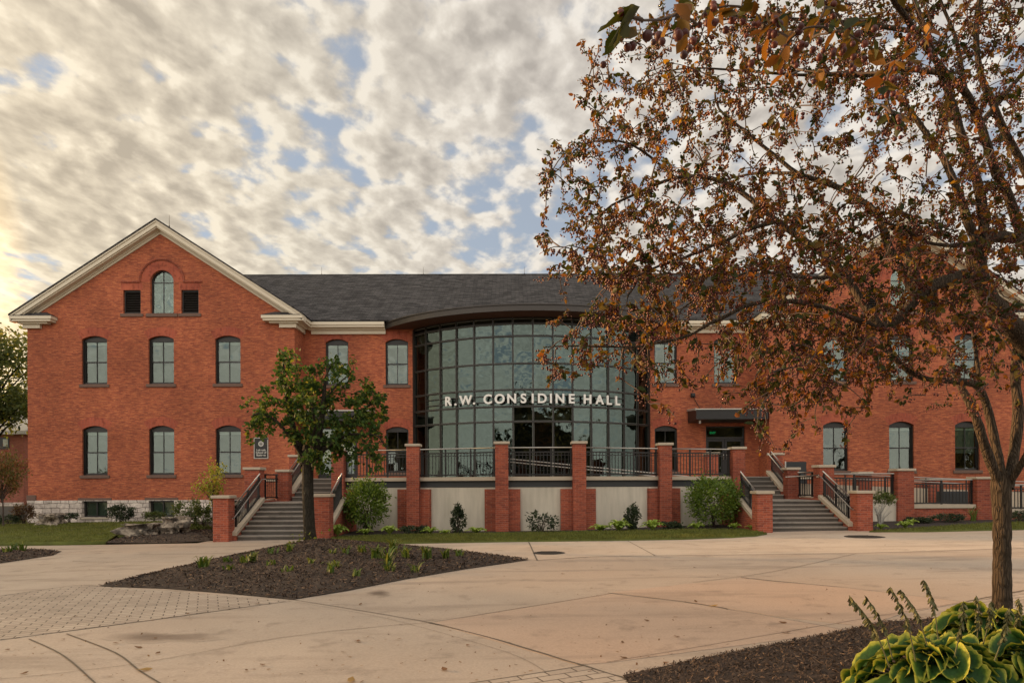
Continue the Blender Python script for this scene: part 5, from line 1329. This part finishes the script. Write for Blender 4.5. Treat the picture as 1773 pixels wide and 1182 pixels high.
# ================================================================== TREES
def px_poly(lst, Y0=8.0):
    """limb path: list of (px, py, depth)"""
    return [at(a, b_, Y) for a, b_, Y in lst]
def smooth_path(P, step):
    P = np.array([tuple(p) for p in P]); out = []
    n = len(P)
    for i in range(n - 1):
        p0, p1, p2, p3 = P[max(i - 1, 0)], P[i], P[i + 1], P[min(i + 2, n - 1)]
        k = max(2, int(np.linalg.norm(p2 - p1) / step))
        for t_ in np.linspace(0, 1, k, endpoint=False):
            out.append(.5 * ((2 * p1) + (-p0 + p2) * t_ + (2 * p0 - 5 * p1 + 4 * p2 - p3) * t_ ** 2 + (-p0 + 3 * p1 - 3 * p2 + p3) * t_ ** 3))
    out.append(P[-1]); return np.array(out)
def limb(nb, P, r0, r1, step=.10, n=9, wob=.0, knots=True):
    C = smooth_path(P, step); m = len(C); C = C + rng.normal(0, wob, C.shape) * np.linspace(.3, 1, m)[:, None]
    r = np.linspace(r0, r1, m) * (1 + (rng.normal(0, .05, m) if knots else 0)); nb.tube(C, r, n); return C, r
class Crown:
    def __init__(s): s.P = []; s.tw = NB()
    def nodes(s, C): s.P.append(np.asarray(C))
    def grow(s, targets, rbase=.006, rlong=.012, droop=.05, seg=5):
        """connect every target to the nearest existing node; returns twig paths"""
        P = np.concatenate(s.P); cap = len(P) + len(targets) * seg + 10; buf = np.empty((cap, 3)); k = len(P); buf[:k] = P
        d0 = np.array([np.min(np.sum((P - t_) ** 2, 1)) for t_ in targets]); paths = []
        for t_ in targets[np.argsort(d0)]:
            d2 = np.sum((buf[:k] - t_) ** 2, 1); i = int(np.argmin(d2)); a = buf[i]; L = math.sqrt(d2[i])
            if L < .02: continue
            u = np.linspace(0, 1, seg + 1)[:, None]; mid = (a + t_) / 2 + rng.normal(0, .10 * L, 3) + np.array([0, 0, .12 * L])
            Q = (1 - u) ** 2 * a + 2 * u * (1 - u) * mid + u ** 2 * t_ - np.array([0, 0, droop]) * u ** 2 * L + rng.normal(0, .018 * L, (seg + 1, 3)) * (u > 0) * 1.0
            s.tw.tube(Q, np.linspace(rbase if L < .7 else rlong, .0022, seg + 1), 4); buf[k:k + seg] = Q[1:]; k += seg; paths.append(Q)
        return paths
oct_V = np.array([(1, 0, 0), (-1, 0, 0), (0, 1, 0), (0, -1, 0), (0, 0, 1.0), (0, 0, -1.05)]); oct_F = np.array([(0, 2, 4), (2, 1, 4), (1, 3, 4), (3, 0, 4), (2, 0, 5), (1, 2, 5), (3, 1, 5), (0, 3, 5)])
def ico(sub=1):
    b = bmesh.new(); bmesh.ops.create_icosphere(b, subdivisions=sub, radius=1.0); V = np.array([v.co[:] for v in b.verts]); b.verts.index_update(); F = np.array([[v.index for v in f.verts] for f in b.faces]); b.free(); return V, F
icoV, icoF = ico(1); ico2V, ico2F = ico(2)
def grid_targets(x0, y0, cell, rows, per, depth):
    out = []
    for j, row in enumerate(rows):
        for i, w in enumerate(row):
            n = w * per; n = int(n) + (random.random() < n % 1)
            for _ in range(n):
                px, py = x0 + cell * (i + random.random()), y0 + cell * (j + random.random()); out.append(tuple(at(px, py, depth(px, py))))
    return np.array(out)

# ---------------- crabapple in the foreground on the right
TB = G(1736, 1086)
crab = thing('crabapple_tree', 'crabapple tree with rusty leaves and dark red fruit leaning over the right foreground', 'tree', TB)
YT = TB.y
tr = NB(); cr = Crown()
def L_(pts, r0, r1, **k):
    C, r = limb(tr, px_poly([(a, b_, YT + d) for a, b_, d in pts]), r0, r1, **k); cr.nodes(C); return C
trunkC, _ = limb(tr, px_poly([(1737, 1100, YT), (1736, 1078, YT), (1735, 1000, YT), (1735, 900, YT), (1733, 850, YT), (1733, 815, YT)]), .0, .0)
# trunk as its own tapered tube
tr = NB()
C = smooth_path(px_poly([(1737, 1100, YT), (1736, 1080, YT), (1735, 1000, YT), (1735, 900, YT), (1733, 855, YT), (1734, 815, YT)]), .05)
r = np.interp(np.linspace(0, 1, len(C)), [0, .06, .15, .5, .8, .93, 1], [.165, .115, .092, .082, .087, .10, .07]) * (1 + rng.normal(0, .03, len(C))); tr.tube(C, r, 16)
L_([(1733, 845, 0), (1706, 775, -.1), (1690, 722, -.15), (1672, 685, -.1), (1660, 662, 0), (1650, 640, .3), (1638, 610, .8)], .052, .025)
L_([(1737, 842, 0), (1724, 770, .1), (1712, 715, .15), (1700, 680, .1), (1686, 664, .05), (1650, 659, -.1), (1600, 655, -.2), (1560, 632, -.2), (1540, 605, -.2), (1536, 585, -.2)], .050, .024)
L_([(1540, 608, -.2), (1500, 590, -.4), (1440, 570, -.7), (1385, 556, -1.0)], .022, .008, wob=.012)
L_([(1560, 632, -.2), (1520, 600, .2), (1470, 588, .6), (1406, 590, .9), (1350, 612, 1.0)], .018, .006, wob=.012)
L_([(1697, 668, .05), (1692, 625, .1), (1684, 570, .2), (1680, 530, .2)], .022, .012, wob=.01)
L_([(1745, 845, 0), (1757, 775, .1), (1763, 710, .15), (1758, 650, .2), (1768, 585, .3), (1800, 500, .4)], .056, .045)
L_([(1742, 845, 0), (1770, 800, -.2), (1800, 740, -.4), (1860, 600, -.6), (1880, 480, -.8)], .034, .025)
# big leader curving in from the right edge
L_([(1800, 640, .4), (1773, 590, .1), (1738, 548, -.1), (1714, 520, -.2), (1696, 488, -.3), (1690, 450, -.35), (1694, 415, -.4)], .115, .085)
L_([(1712, 520, -.2), (1686, 478, -.3), (1660, 480, -.5), (1620, 493, -.7), (1588, 515, -.8), (1556, 552, -.9), (1525, 568, -1.0)], .072, .04)
L_([(1525, 568, -1.0), (1495, 527, -.9), (1461, 473, -.8), (1429, 443, -.7), (1390, 415, -.6), (1345, 383, -.5), (1300, 345, -.4), (1255, 316, -.3), (1210, 306, -.2), (1170, 308, -.2), (1135, 320, -.2), (1103, 335, -.2), (1060, 355, -.2), (1030, 380, -.2)], .042, .010)
L_([(1345, 383, -.5), (1290, 400, -.8), (1216, 434, -1.0), (1144, 460, -1.2), (1107, 481, -1.3), (1085, 530, -1.4)], .022, .008, wob=.01)
L_([(1588, 515, -.8), (1540, 430, -.4), (1520, 372, -.2), (1480, 340, 0), (1452, 325, .1), (1415, 312, .2), (1380, 300, .2), (1340, 268, .3), (1290, 228, .3), (1245, 189, .4), (1238, 160, .4)], .045, .010)
L_([(1378, 300, .2), (1330, 300, .5), (1280, 305, .8), (1200, 330, 1.0)], .018, .006)
L_([(1170, 308, -.2), (1110, 260, -.4), (1070, 244, -.5), (1010, 250, -.6), (975, 285, -.7), (948, 312, -.7)], .014, .004)
L_([(1520, 568, -1.0), (1470, 548, -1.3), (1420, 530, -1.5), (1340, 520, -1.8), (1270, 540, -2.0), (1180, 585, -2.1), (1080, 600, -2.2), (985, 598, -2.3), (945, 603, -2.3)], .026, .004, wob=.008)
L_([(1590, 500, -.8), (1570, 440, -.6), (1560, 400, -.5), (1545, 395, -.5)], .05, .03)
# uprights
L_([(1694, 425, -.4), (1676, 385, -.4), (1660, 335, -.3), (1632, 272, -.2), (1596, 220, -.1), (1560, 170, 0)], .046, .020)
L_([(1700, 420, -.4), (1704, 380, -.4), (1692, 315, -.5), (1668, 245, -.6), (1650, 180, -.6), (1634, 143, -.6), (1615, 90, -.7), (1590, 20, -.8), (1570, -40, -.8)], .05, .018)
L_([(1790, 470, .2), (1763, 390, .1), (1742, 330, 0), (1725, 300, -.2), (1697, 216, -.4), (1670, 158, -.6), (1638, 128, -.7), (1585, 55, -1.0), (1540, -10, -1.4)], .058, .022)
L_([(1697, 216, -.4), (1735, 170, -.4), (1773, 125, -.4), (1830, 60, -.4)], .028, .018)
L_([(1820, 400, .6), (1773, 290, .5), (1740, 230, .4), (1717, 175, .3), (1698, 128, .3), (1690, 60, .3), (1700, -30, .3)], .052, .022)
L_([(1672, 158, -.6), (1655, 68, -.4), (1628, 0, -.3), (1615, -60, -.3)], .022, .012)
L_([(1694, 414, -.4), (1730, 410, -.2), (1773, 415, 0), (1830, 430, .3)], .06, .05)
L_([(1694, 418, -.4), (1650, 425, -.6), (1600, 418, -.9), (1565, 395, -1.2), (1530, 385, -1.4)], .022, .008)
L_([(1640, 128, -.7), (1560, 120, -.5), (1503, 131, -.3), (1440, 130, -.2), (1385, 130, -.1), (1300, 124, 0), (1262, 121, .1), (1200, 118, .2), (1140, 125, .2)], .026, .006)
L_([(1585, 55, -1.0), (1480, 40, -.8), (1400, 35, -.7), (1290, 30, -.5), (1200, 45, -.4), (1130, 70, -.3)], .022, .006)
L_([(1461, 473, -.8), (1430, 480, -1.2), (1380, 478, -1.5), (1300, 470, -1.8), (1230, 500, -2.0), (1170, 545, -2.1)], .020, .006, wob=.01)
# limb passing high over the camera to the near spray
near = [at(1540, -10, YT - 1.4), Vector((3.0, 4.6, 5.3)), Vector((2.0, 3.2, 4.4)), Vector((1.4, 2.4, 3.5)), at(1420, -60, 2.0)]
NC, _ = limb(tr, near, .022, .008); 
tr.build('trunk', M['bark'], crab, True)
rows = ["00235688777555", "01235567788555", "03465545668655", "02465433436555", "34444332323345", "34544556543456", "26868888888777", "27788888889877", "01587788888876", "12555689887666", "33122467776444", "00011256521121", "00000011100000"]
rows = [[int(c) for c in r_] for r_ in rows]
def cdepth(px, py):
    f = (1735 - px) / 800
    c = YT - .2 - 1.2 * max(0, f) * (1 if py > 420 else .3); return float(np.clip(rng.normal(c, 1.0), YT - 2.6, YT + 2.4))
tg = grid_targets(930, 0, 60, rows, 3.1, cdepth)
# the part of the crown beyond the frame, right and above
ex = np.array([tuple(at(random.uniform(1775, 2150), random.uniform(-150, 560), YT + random.gauss(0, 1.2))) for _ in range(330)] + [tuple(at(random.uniform(1200, 1775), random.uniform(-220, 0), YT + random.gauss(0, 1.1))) for _ in range(260)])
paths = cr.grow(np.concatenate([tg, ex]))
TW = cr.tw
lv = NB(); ft = NB()
P = np.array(paths)                       # (n, 6, 3)
def dress(P, nl, nf_b, nf, lsize, fsize, fV, fF, lmul=1.0):
    n = len(P)
    def on(m, lo=.42):
        i = np.repeat(np.arange(n), m); u = rng.uniform(lo, 1, n * m) * 5; a = np.minimum(u.astype(int), 4); f = (u - a)[:, None]
        return i, P[i, a] * (1 - f) + P[i, a + 1] * f, P[i, a + 1] - P[i, a]
    i, c, d = on(nl); m = len(i)
    d = d / (np.linalg.norm(d, axis=1, keepdims=True) + 1e-9); dd = d * .5 + rng.normal(0, .75, (m, 3)) + np.array([0, 0, -.55])
    warm = rng.random(n); t_ = np.clip(rng.normal(.12 + .55 * warm[i], .22), 0, 1)
    lv.inst(leaf6, leaf6F, axes(m, dd, lsize * (.55 + .75 * rng.random(m))), c + rng.normal(0, .012, (m, 3)), t_)
    i, c, d = on(nf_b); m = len(i); k = rng.integers(2, nf + 1, m); j = np.repeat(np.arange(m), k); q = len(j)
    pos = c[j] + rng.normal(0, .020, (q, 3)) - np.column_stack([np.zeros(q), np.zeros(q), .022 + .03 * rng.random(q)])
    s = fsize * (.75 + .45 * rng.random(q)); Mx = np.zeros((q, 3, 3)); Mx[:, 0, 0] = s; Mx[:, 1, 1] = s; Mx[:, 2, 2] = s * 1.05
    ft.inst(fV, fF, Mx, pos, np.clip(rng.random(q) * .7 + .3 * rng.random(m)[j], 0, 1))
dress(P, 8, 6, 4, .060, .0098, oct_V, oct_F)
# near spray with large leaves and fruit
crn = Crown(); crn.nodes(NC[-12:])
sp = []
for (px, py, Y) in [(1075, 30, 1.25), (1110, 10, 1.3), (1150, 20, 1.6), (1180, 25, 1.7), (1210, 30, 1.8), (1235, 10, 1.9), (1320, 40, 1.9), (1345, 30, 1.8), (1370, 60, 1.9), (1410, 50, 2.0), (1460, 40, 1.9), (1500, 30, 1.8), (1350, 90, 1.9), (1480, 100, 2.2), (1500, 70, 2.0), (1530, 150, 2.3), (1545, 190, 2.5), (1560, 215, 2.6), (1490, 180, 2.7), (1520, 120, 2.4), (1580, 80, 2.3), (1440, 15, 2.1), (1290, 8, 1.9), (1600, 40, 2.4), (1545, 110, 2.3), (1390, 110, 2.6), (1360, 120, 2.8), (1330, 200, 3.4), (1350, 220, 3.6), (1420, 170, 3.2)]:
    sp.append(tuple(at(px, py, Y)))
pth = np.array(crn.grow(np.array(sp), .005, .007, droop=.12)); TW.add(np.concatenate(crn.tw.V), Q=np.concatenate(crn.tw.Q)); TW.build('twigs', M['twig'], crab, True)
dress(pth, 5, 2, 3, .058, .0085, ico2V, ico2F)
# the two long leaves that hang at its left end
for (a, b_) in (((1100, 22), (1030, 48)), ((1108, 12), (1054, 80))):
    p, q = np.array(at(*a, 1.25)), np.array(at(*b_, 1.22)); d = (q - p)[None]; s_ = np.array([np.linalg.norm(d)])
    lv.inst(leaf6, leaf6F, axes(1, d, s_, s_ * .95, .2), p[None], np.array([.18]))
lv.build('foliage', M['crab_leaf'], crab); ft.build('fruit', M['crab_fruit'], crab, True)

# ---------------- maple in the mulch island
Z0 = mound_z(TREE); TM = Vector((TREE.x, TREE.y, TREE.z + Z0 - .10)); YMP = TM.y
mp_ = thing('maple_tree', 'small maple with dense dark green crown standing in the mulch island before the left stairs', 'tree', TM)
tr = NB(); cr = Crown()
C = smooth_path([at(540, 960, YMP), at(538, 945, YMP), at(535, 900, YMP), at(533, 850, YMP), at(533, 810, YMP), at(534, 770, YMP)], .12)
r = np.interp(np.linspace(0, 1, len(C)), [0, .08, .25, .7, .9, 1], [.26, .19, .150, .145, .165, .13]); tr.tube(C, r, 14); cr.nodes(C[-4:])
def L2(pts, r0, r1):
    C, _ = limb(tr, px_poly([(a, b_, YMP + d) for a, b_, d in pts]), r0, r1, step=.15, n=7); cr.nodes(C)
L2([(527, 805, 0), (518, 770, .2), (505, 730, .3), (497, 690, .3), (493, 650, .2), (490, 625, .2)], .12, .02)
L2([(540, 800, 0), (548, 770, -.2), (556, 730, -.3), (560, 690, -.3), (565, 650, -.2), (575, 630, -.1)], .12, .02)
L2([(548, 790, 0), (565, 770, .1), (590, 745, .3), (620, 715, .4), (650, 695, .4)], .10, .02)
L2([(550, 785, 0), (580, 765, -.4), (605, 752, -.6), (640, 752, -.7), (655, 755, -.7), (668, 775, -.7)], .05, .012)
L2([(525, 790, 0), (505, 760, -.3), (480, 730, -.5), (450, 715, -.6), (435, 722, -.6)], .06, .015)
L2([(565, 690, -.3), (585, 665, -.2), (605, 648, -.1), (612, 640, -.1)], .03, .01)
L2([(540, 780, 0), (538, 730, .8), (535, 690, 1.2), (530, 650, 1.0)], .08, .02)
L2([(540, 780, 0), (545, 740, -.9), (540, 700, -1.3)], .07, .02)
rows = ["005102100", "006555400", "026873142", "156885475", "665888884", "222688642", "000377324", "000032012"]
rows = [[int(c) for c in r_] for r_ in rows]
def mdepth(px, py):
    e = max(0.15, 1 - ((px - 548) / 135) ** 2) ** .5; return YMP + float(np.clip(rng.normal(0, .65), -1.5, 1.5)) * e
tg = grid_targets(425, 606, 27, rows, 1.6, mdepth)
P = np.array(cr.grow(tg, .010, .016, droop=.02)); tr.add(np.concatenate(cr.tw.V), Q=np.concatenate(cr.tw.Q)); tr.build('trunk', M['bark2'], mp_, True)
lv = NB(); n = len(P); m = 22; i = np.repeat(np.arange(n), m); u = rng.uniform(.3, 1, n * m) * 5; a = np.minimum(u.astype(int), 4); f = (u - a)[:, None]; c = P[i, a] * (1 - f) + P[i, a + 1] * f + rng.normal(0, .055, (n * m, 3))
outw = c - np.array(at(545, 735, YMP)); outw /= (np.linalg.norm(outw, axis=1, keepdims=True) + 1e-9)
mleaf = np.array([(0, 0, 0), (.25, .42, .03), (.62, .34, .0), (1, 0, -.10), (.62, -.34, .0), (.25, -.42, .03)])
edge = np.linalg.norm(c - np.array(at(545, 735, YMP)), axis=1) / 2.0
tt = np.clip(rng.normal(.32, .20, n * m) + .50 * (rng.random(n)[i] > .80) * rng.random(n * m), 0, 1)
lv.inst(mleaf, leaf6F, axes(n * m, outw * .7 + rng.normal(0, .6, (n * m, 3)) + np.array([0, 0, -.35]), .09 * (.55 + .8 * rng.random(n * m))), c, tt); 
# suckers at the foot
k = 120; ps = np.array(at(536, 938, YMP - .15)) + rng.normal(0, 1, (k, 3)) * np.array([.22, .12, .14]); lv.inst(mleaf, leaf6F, axes(k, rng.normal(0, 1, (k, 3)), .09 * (.5 + .7 * rng.random(k))), ps, rng.random(k) * .3 + .6)
lv.build('foliage', M['maple_leaf'], mp_)

# ---------------- small trees and background
def small_tree(px, Y, h, rx, rz, n, leaf, mat, label, r=.03, lean=0.0, name='sapling', base_py=None, crown_z=None, sprays=None):
    b = Vector(BY(px, Y, .0)); t_ = thing(name, label, 'tree', b); nb = NB(); cz = crown_z if crown_z else h - rz * .5
    nb.tube(smooth_path([b + Vector((0, 0, -.1)), b + Vector((lean * .3, 0, h * .4)), b + Vector((lean, 0, h * .9))], .2), np.linspace(r, r * .3, len(smooth_path([b + Vector((0, 0, -.1)), b + Vector((lean * .3, 0, h * .4)), b + Vector((lean, 0, h * .9))], .2))), 7)
    K = sprays or 26; d = rng.normal(0, 1, (K, 3)); d /= np.linalg.norm(d, axis=1, keepdims=True); rad = rng.uniform(.35, 1, K); cc = np.array(b) + np.array([lean, 0, cz]) + d * rad[:, None] * np.array([rx, rx, rz * .5])
    for q in cc:
        s_ = np.array(b) + np.array([lean * .6, 0, cz - rz * .35 + .3 * (q[2] - cz - b.z)]); nb.tube(np.array([s_, (s_ + q) / 2 + np.array([0, 0, .05]), q]), [r * .45, r * .3, .004], 4)
    nb.build('trunk', M['twig'] if r < .05 else M['bark2'], t_, True)
    i = rng.integers(0, K, n); pos = cc[i] + rng.normal(0, .16, (n, 3)) * np.array([rx, rx, rz * .5]); dd = rng.normal(0, .8, (n, 3)) + np.array([0, 0, -.3])
    nb = NB(); nb.inst(leaf6, leaf6F, axes(n, dd, leaf * (.6 + .7 * rng.random(n))), pos, np.clip(rng.random(n) * .6 + .5 * rng.random(K)[i], 0, 1)); nb.build('crown', M[mat], t_)
    return t_
small_tree(369, 24.6, 2.65, .52, 1.7, 950, .09, 'sapling_leaf', 'slender yellow green sapling behind the left stair pier', .022, -.08)
small_tree(6, 27.5, 3.1, .95, 2.3, 4200, .085, 'autumn_leaf', 'young tree with mixed green and red leaves at the left edge', .035, -.1)
def big_tree(x, y, h, rx, rz, n, leaf, label, r=.35, K=46):
    b = Vector((x, y, gz(x) - .1)); t_ = thing('background_tree', label, 'tree', b, 'trees beyond the left wing'); nb = NB()
    nb.tube(smooth_path([b, b + Vector((.2, 0, h * .35)), b + Vector((-.1, .2, h * .8))], .8), np.linspace(r, r * .25, len(smooth_path([b, b + Vector((.2, 0, h * .35)), b + Vector((-.1, .2, h * .8))], .8))), 8)
    d = rng.normal(0, 1, (K, 3)); d /= np.linalg.norm(d, axis=1, keepdims=True); rad = rng.uniform(.45, 1, K); cc = np.array(b) + np.array([0, 0, h - rz]) + d * rad[:, None] * np.array([rx, rx, rz])
    for q in cc:
        s_ = np.array(b) + np.array([0, 0, max(h * .25, (q[2] - b.z) * .55)]); nb.tube(np.array([s_, (s_ + q) / 2 + np.array([0, 0, .4]), q]), [r * .35, r * .2, .02], 5)
    nb.build('trunk', M['bark2'], t_, True)
    i = rng.integers(0, K, n); pos = cc[i] + rng.normal(0, .20, (n, 3)) * np.array([rx, rx, rz * .55]) ; nb = NB()
    nb.inst(leaf6, leaf6F, axes(n, rng.normal(0, 1, (n, 3)), leaf * (.6 + .8 * rng.random(n))), pos, np.clip(rng.random(n) * .6 + .45 * rng.random(K)[i], 0, 1)); nb.build('crown', M['far_leaf'], t_)
p = at(-30, 850, 52); big_tree(p.x, 52, 14.4, 4.8, 4.5, 11000, .30, 'tall green tree beyond the left end of the hall')
p = at(20, 850, 72); big_tree(p.x, 72, 12.5, 4.4, 3.4, 7500, .30, 'lower green tree behind the tall one at the left')
p = at(46, 850, 76); big_tree(p.x, 76, 10.5, 3.4, 2.6, 3000, .26, 'small green tree half hidden by the wing corner')
# brick house far behind on the left
Yh = 58; a, b_ = at(-120, 850, Yh), at(41, 850, Yh)
hs = thing('background_house', 'low brick building with pale eaves far behind the left wing', 'building', ((a.x + b_.x) / 2, Yh, 0))
zt = Z_at(752, Yh, 20); m = MB(); m.box(a.x, b_.x, Yh, Yh + 10, -.6, zt); m.build('wall', M['farbrick'], hs)
m = MB(); m.box(a.x, b_.x + .02, Yh - .06, Yh - .003, -.6, .25); m.build('stone_base', M['stone'], hs)
m = MB(); m.box(a.x - .4, b_.x + .5, Yh - .5, Yh + 10.4, zt + .003, zt + .28); m.prism_x([(Yh - .5, zt + .283), (Yh + 10.4, zt + .283), (Yh + 5, zt + 2.6)], a.x - .4, b_.x + .5); m.build('roof', M['pipe'], hs)
q = at(7, 766, Yh); m = MB(); m.box(q.x - .45, q.x + .45, Yh - .04, Yh - .003, q.z - .55, q.z + .45); wd = m.build('window', M['frame'], hs); m = MB(); m.box(q.x - .05, q.x + .35, Yh - .055, Yh - .043, q.z - .3, q.z + .3); m.build('pane', M['blind_top'], wd)
# path and kerb wall on the far left
struct(sheet('road', [(-80, 36), (-23.5, 38), (-23.5, 47), (-80, 47)], M['asphalt'], .10, .2))
kw = at(22, 877, 33.5); m = MB(); m.box(-46, -22.7, 33.3, 33.6, -.8, kw.z + .02); kwall = m.build('kerb_wall', M['step'], None, bevel=.02); tag(kwall, 'low concrete kerb wall running behind the left corner of the hall', 'wall')

# unseen trees: back row inferred from glass reflections, left row added to block low sun
def tree_line(pts, label, mat, leaf, n):
    nb = NB()
    for (x, y, h, rx) in pts:
        K = 60; d = rng.normal(0, 1, (K, 3)); d /= np.linalg.norm(d, axis=1, keepdims=True); cc = np.array([x, y, h * .52]) + d * rng.uniform(.3, 1, K)[:, None] * np.array([rx, rx, h * .46])
        nb.tube(np.array([(x, y, -.5), (x, y, h * .4), (x, y, h * .8)]), [.4, .3, .1], 7, tint=.0)
        i = rng.integers(0, K, n); pos = cc[i] + rng.normal(0, .16, (n, 3)) * np.array([rx, rx, h * .3]); nb.inst(leaf6, leaf6F, axes(n, rng.normal(0, 1, (n, 3)), leaf * (.6 + .8 * rng.random(n))), pos, rng.random(n))
    o = nb.build('tree_line', M[mat]); o['kind'] = 'stuff'; o['label'] = label
tree_line([(-80, y, 16.4 + random.uniform(-1.0, 1.0), 4.2) for y in range(32, 67, 3)], 'row of tall trees beyond the left edge', 'far_leaf', .55, 3200)
tree_line([(x, -44 + random.uniform(-3, 3), random.uniform(12.5, 17.0), 3.8) for x in [*range(-17, 46, 5), *range(74, 100, 5)]], 'trees across the square behind the camera', 'far_trees', .8, 5000)
# ---------------- variegated hosta in the near right corner
def hosta_leaf_mesh(nb, base, ang, reach, rise, L, Wd, droop, twist, seed, s0=.35):
    r_ = np.random.default_rng(seed); nu, nv = 13, 11
    u = np.linspace(0, 1, nu); v = np.linspace(-1, 1, nv); U, Vv = np.meshgrid(u, v, indexing='ij')
    wid = Wd * np.sqrt(np.clip(1 - ((U - .40) / .62) ** 2, 0, 1)) * (1 - .18 * U) ; heart = -.10 * L * (1 - np.abs(Vv)) * 0
    lx = L * (U - .10 * (np.abs(Vv) ** 1.5) * (U < .35) * (1 - U / .35)); ly = Vv * wid * .5
    cup = (.30 - .25 * max(0, .35 - s0)) * Wd * (Vv ** 2) * (.5 + .5 * np.sin(np.pi * U)); vein = .0035 * np.cos(Vv * 26 + U * 4) * (1 - np.abs(Vv)); wave = .016 * np.sin(U * 9 + seed) * Vv ** 2 * np.sign(Vv) + .010 * np.sin(U * 14 + seed * 2) * Vv ** 4
    puck = .006 * np.sin(U * 38 + seed) * np.sin(Vv * 17)
    lz = cup + vein + wave + puck - .0
    th = -droop * U + .25; # bend along length
    ds = L / (nu - 1); ang_l = np.concatenate([[0], np.cumsum((th[1:, 0] + th[:-1, 0]) / 2 * 0 + 0)]) if False else None
    slope = s0 - droop * u; xx = np.concatenate([[0], np.cumsum(np.cos((slope[1:] + slope[:-1]) / 2) * ds)]); zz_ = np.concatenate([[0], np.cumsum(np.sin((slope[1:] + slope[:-1]) / 2) * ds)])
    off = lx - L * U
    X = xx[:, None] + off - np.sin(slope)[:, None] * lz; Z = zz_[:, None] + np.cos(slope)[:, None] * lz; Yy = ly
    c, s_ = math.cos(twist), math.sin(twist); Y2, Z2 = Yy * c - Z * s_ * .3, Z + Yy * s_
    st = np.array([base[0] + reach * math.cos(ang), base[1] + reach * math.sin(ang), base[2] + rise])
    Pw = np.stack([st[0] + X * math.cos(ang) - Y2 * math.sin(ang), st[1] + X * math.sin(ang) + Y2 * math.cos(ang), st[2] + Z2], -1)
    i = np.arange(nu - 1)[:, None] * nv; j = np.arange(nv - 1)[None]; Q = np.stack([i + j, i + nv + j, i + nv + j + 1, i + j + 1], -1).reshape(-1, 4)
    edge = np.maximum(np.abs(Vv), np.clip((U - .45) / .55, 0, 1) ** 1.3); wv = r_.normal(0, .04) + .07 * np.sin(U * 11 + seed) * np.cos(Vv * 3)
    tint = np.clip(edge ** 1.15 * .80 + wv, 0, 1); tint = np.where(edge > .999, .95, tint)
    nb.add(Pw.reshape(-1, 3), Q=Q, tint=tint.ravel())
    # petiole
    nb.tube([np.array(base) + np.array([.02 * math.cos(ang), .02 * math.sin(ang), 0]), np.array([base[0] + reach * .5 * math.cos(ang), base[1] + reach * .5 * math.sin(ang), base[2] + rise * .75]), st], [.006, .005, .004], 5, tint=.5)
def big_hosta(b, R_, H, n, label, seed0, scale=1.0):
    t_ = thing('variegated_hosta', label, 'plant', b, 'yellow edged hostas in the near corner'); nb = NB()
    for i in range(n):
        lay = (i + .5) / n; a = 2.399 * i + random.uniform(-.25, .25)
        reach = R_ * (.05 + .68 * lay) * random.uniform(.85, 1.12); rise = H * (1.02 - .80 * lay ** 1.35) * random.uniform(.9, 1.08)
        L = scale * random.uniform(.24, .33) * (.8 + .3 * lay); hosta_leaf_mesh(nb, b, a, reach, rise, L, L * random.uniform(.72, .88), random.uniform(.8, 1.5) + .6 * lay, random.uniform(-.35, .35), seed0 + i, .45 - .75 * lay)
    nb.build('foliage', M['hosta_leaf'], t_, True); return t_
b1 = G(1618, 1226); b2 = G(1712, 1142); b3 = G(1790, 1225)
H1 = big_hosta((b1.x, b1.y, b1.z + .05), .68, .36, 70, 'big yellow edged hosta at the left of the near corner clump', 10)
H2 = big_hosta((b2.x, b2.y, b2.z + .05), .58, .34, 50, 'yellow edged hosta behind the big one, under the crabapple trunk', 200)
H3 = big_hosta((b3.x, b3.y, b3.z + .05), .62, .37, 50, 'yellow edged hosta cut by the right frame edge', 300)
def stalk(tip, base, label, parent):
    pts = smooth_path([base, (Vector(base) * .5 + Vector(tip) * .5) + Vector((.02, 0, .03)), tip], .04); nb = NB(); nb.tube(pts, np.linspace(.005, .002, len(pts)), 5, tint=.4)
    m = len(pts); k = 52; u = np.linspace(.42, 1.0, k) * (m - 1); a = np.minimum(u.astype(int), m - 2); c = pts[a] + (pts[a + 1] - pts[a]) * (u - a)[:, None]
    th = rng.random(k) * 6.283; d = np.column_stack([np.cos(th) * .7, np.sin(th) * .7, -1.0 + 0 * th]); pod = np.array([(0, 0, 0), (.35, .16, 0), (.8, .13, 0), (1, 0, 0), (.8, -.13, 0), (.35, -.16, 0)])
    for q in range(2): nb.inst(pod, leaf6F, axes(k, d, .042 * (.7 + .5 * rng.random(k)), None, .8), c, rng.random(k))
    nb.build('flower_stalk', M['pod'], parent, True)
for tip, foot, Y, par in (((1470, 1030), (1540, 1118), 3.9, H1), ((1497, 1030), (1545, 1105), 4.1, H1), ((1541, 1015), (1585, 1110), 4.2, H1), ((1559, 1020), (1605, 1085), 4.5, H2), ((1598, 1003), (1624, 1075), 4.6, H2), ((1668, 1040), (1652, 1105), 4.4, H2), ((1690, 1030), (1690, 1090), 4.8, H2), ((1716, 1040), (1702, 1085), 4.8, H2), ((1764, 1035), (1752, 1085), 4.9, H2), ((1748, 1052), (1722, 1110), 4.3, H2)):
    f_ = at(*foot, Y); stalk(at(*tip, Y), (f_.x, f_.y, f_.z - .12), '', par)
# unused window prototypes
for k_, pr in protos.items():
    if k_ not in used:
        for ch in list(pr.children): bpy.data.objects.remove(ch)
        bpy.data.objects.remove(pr)
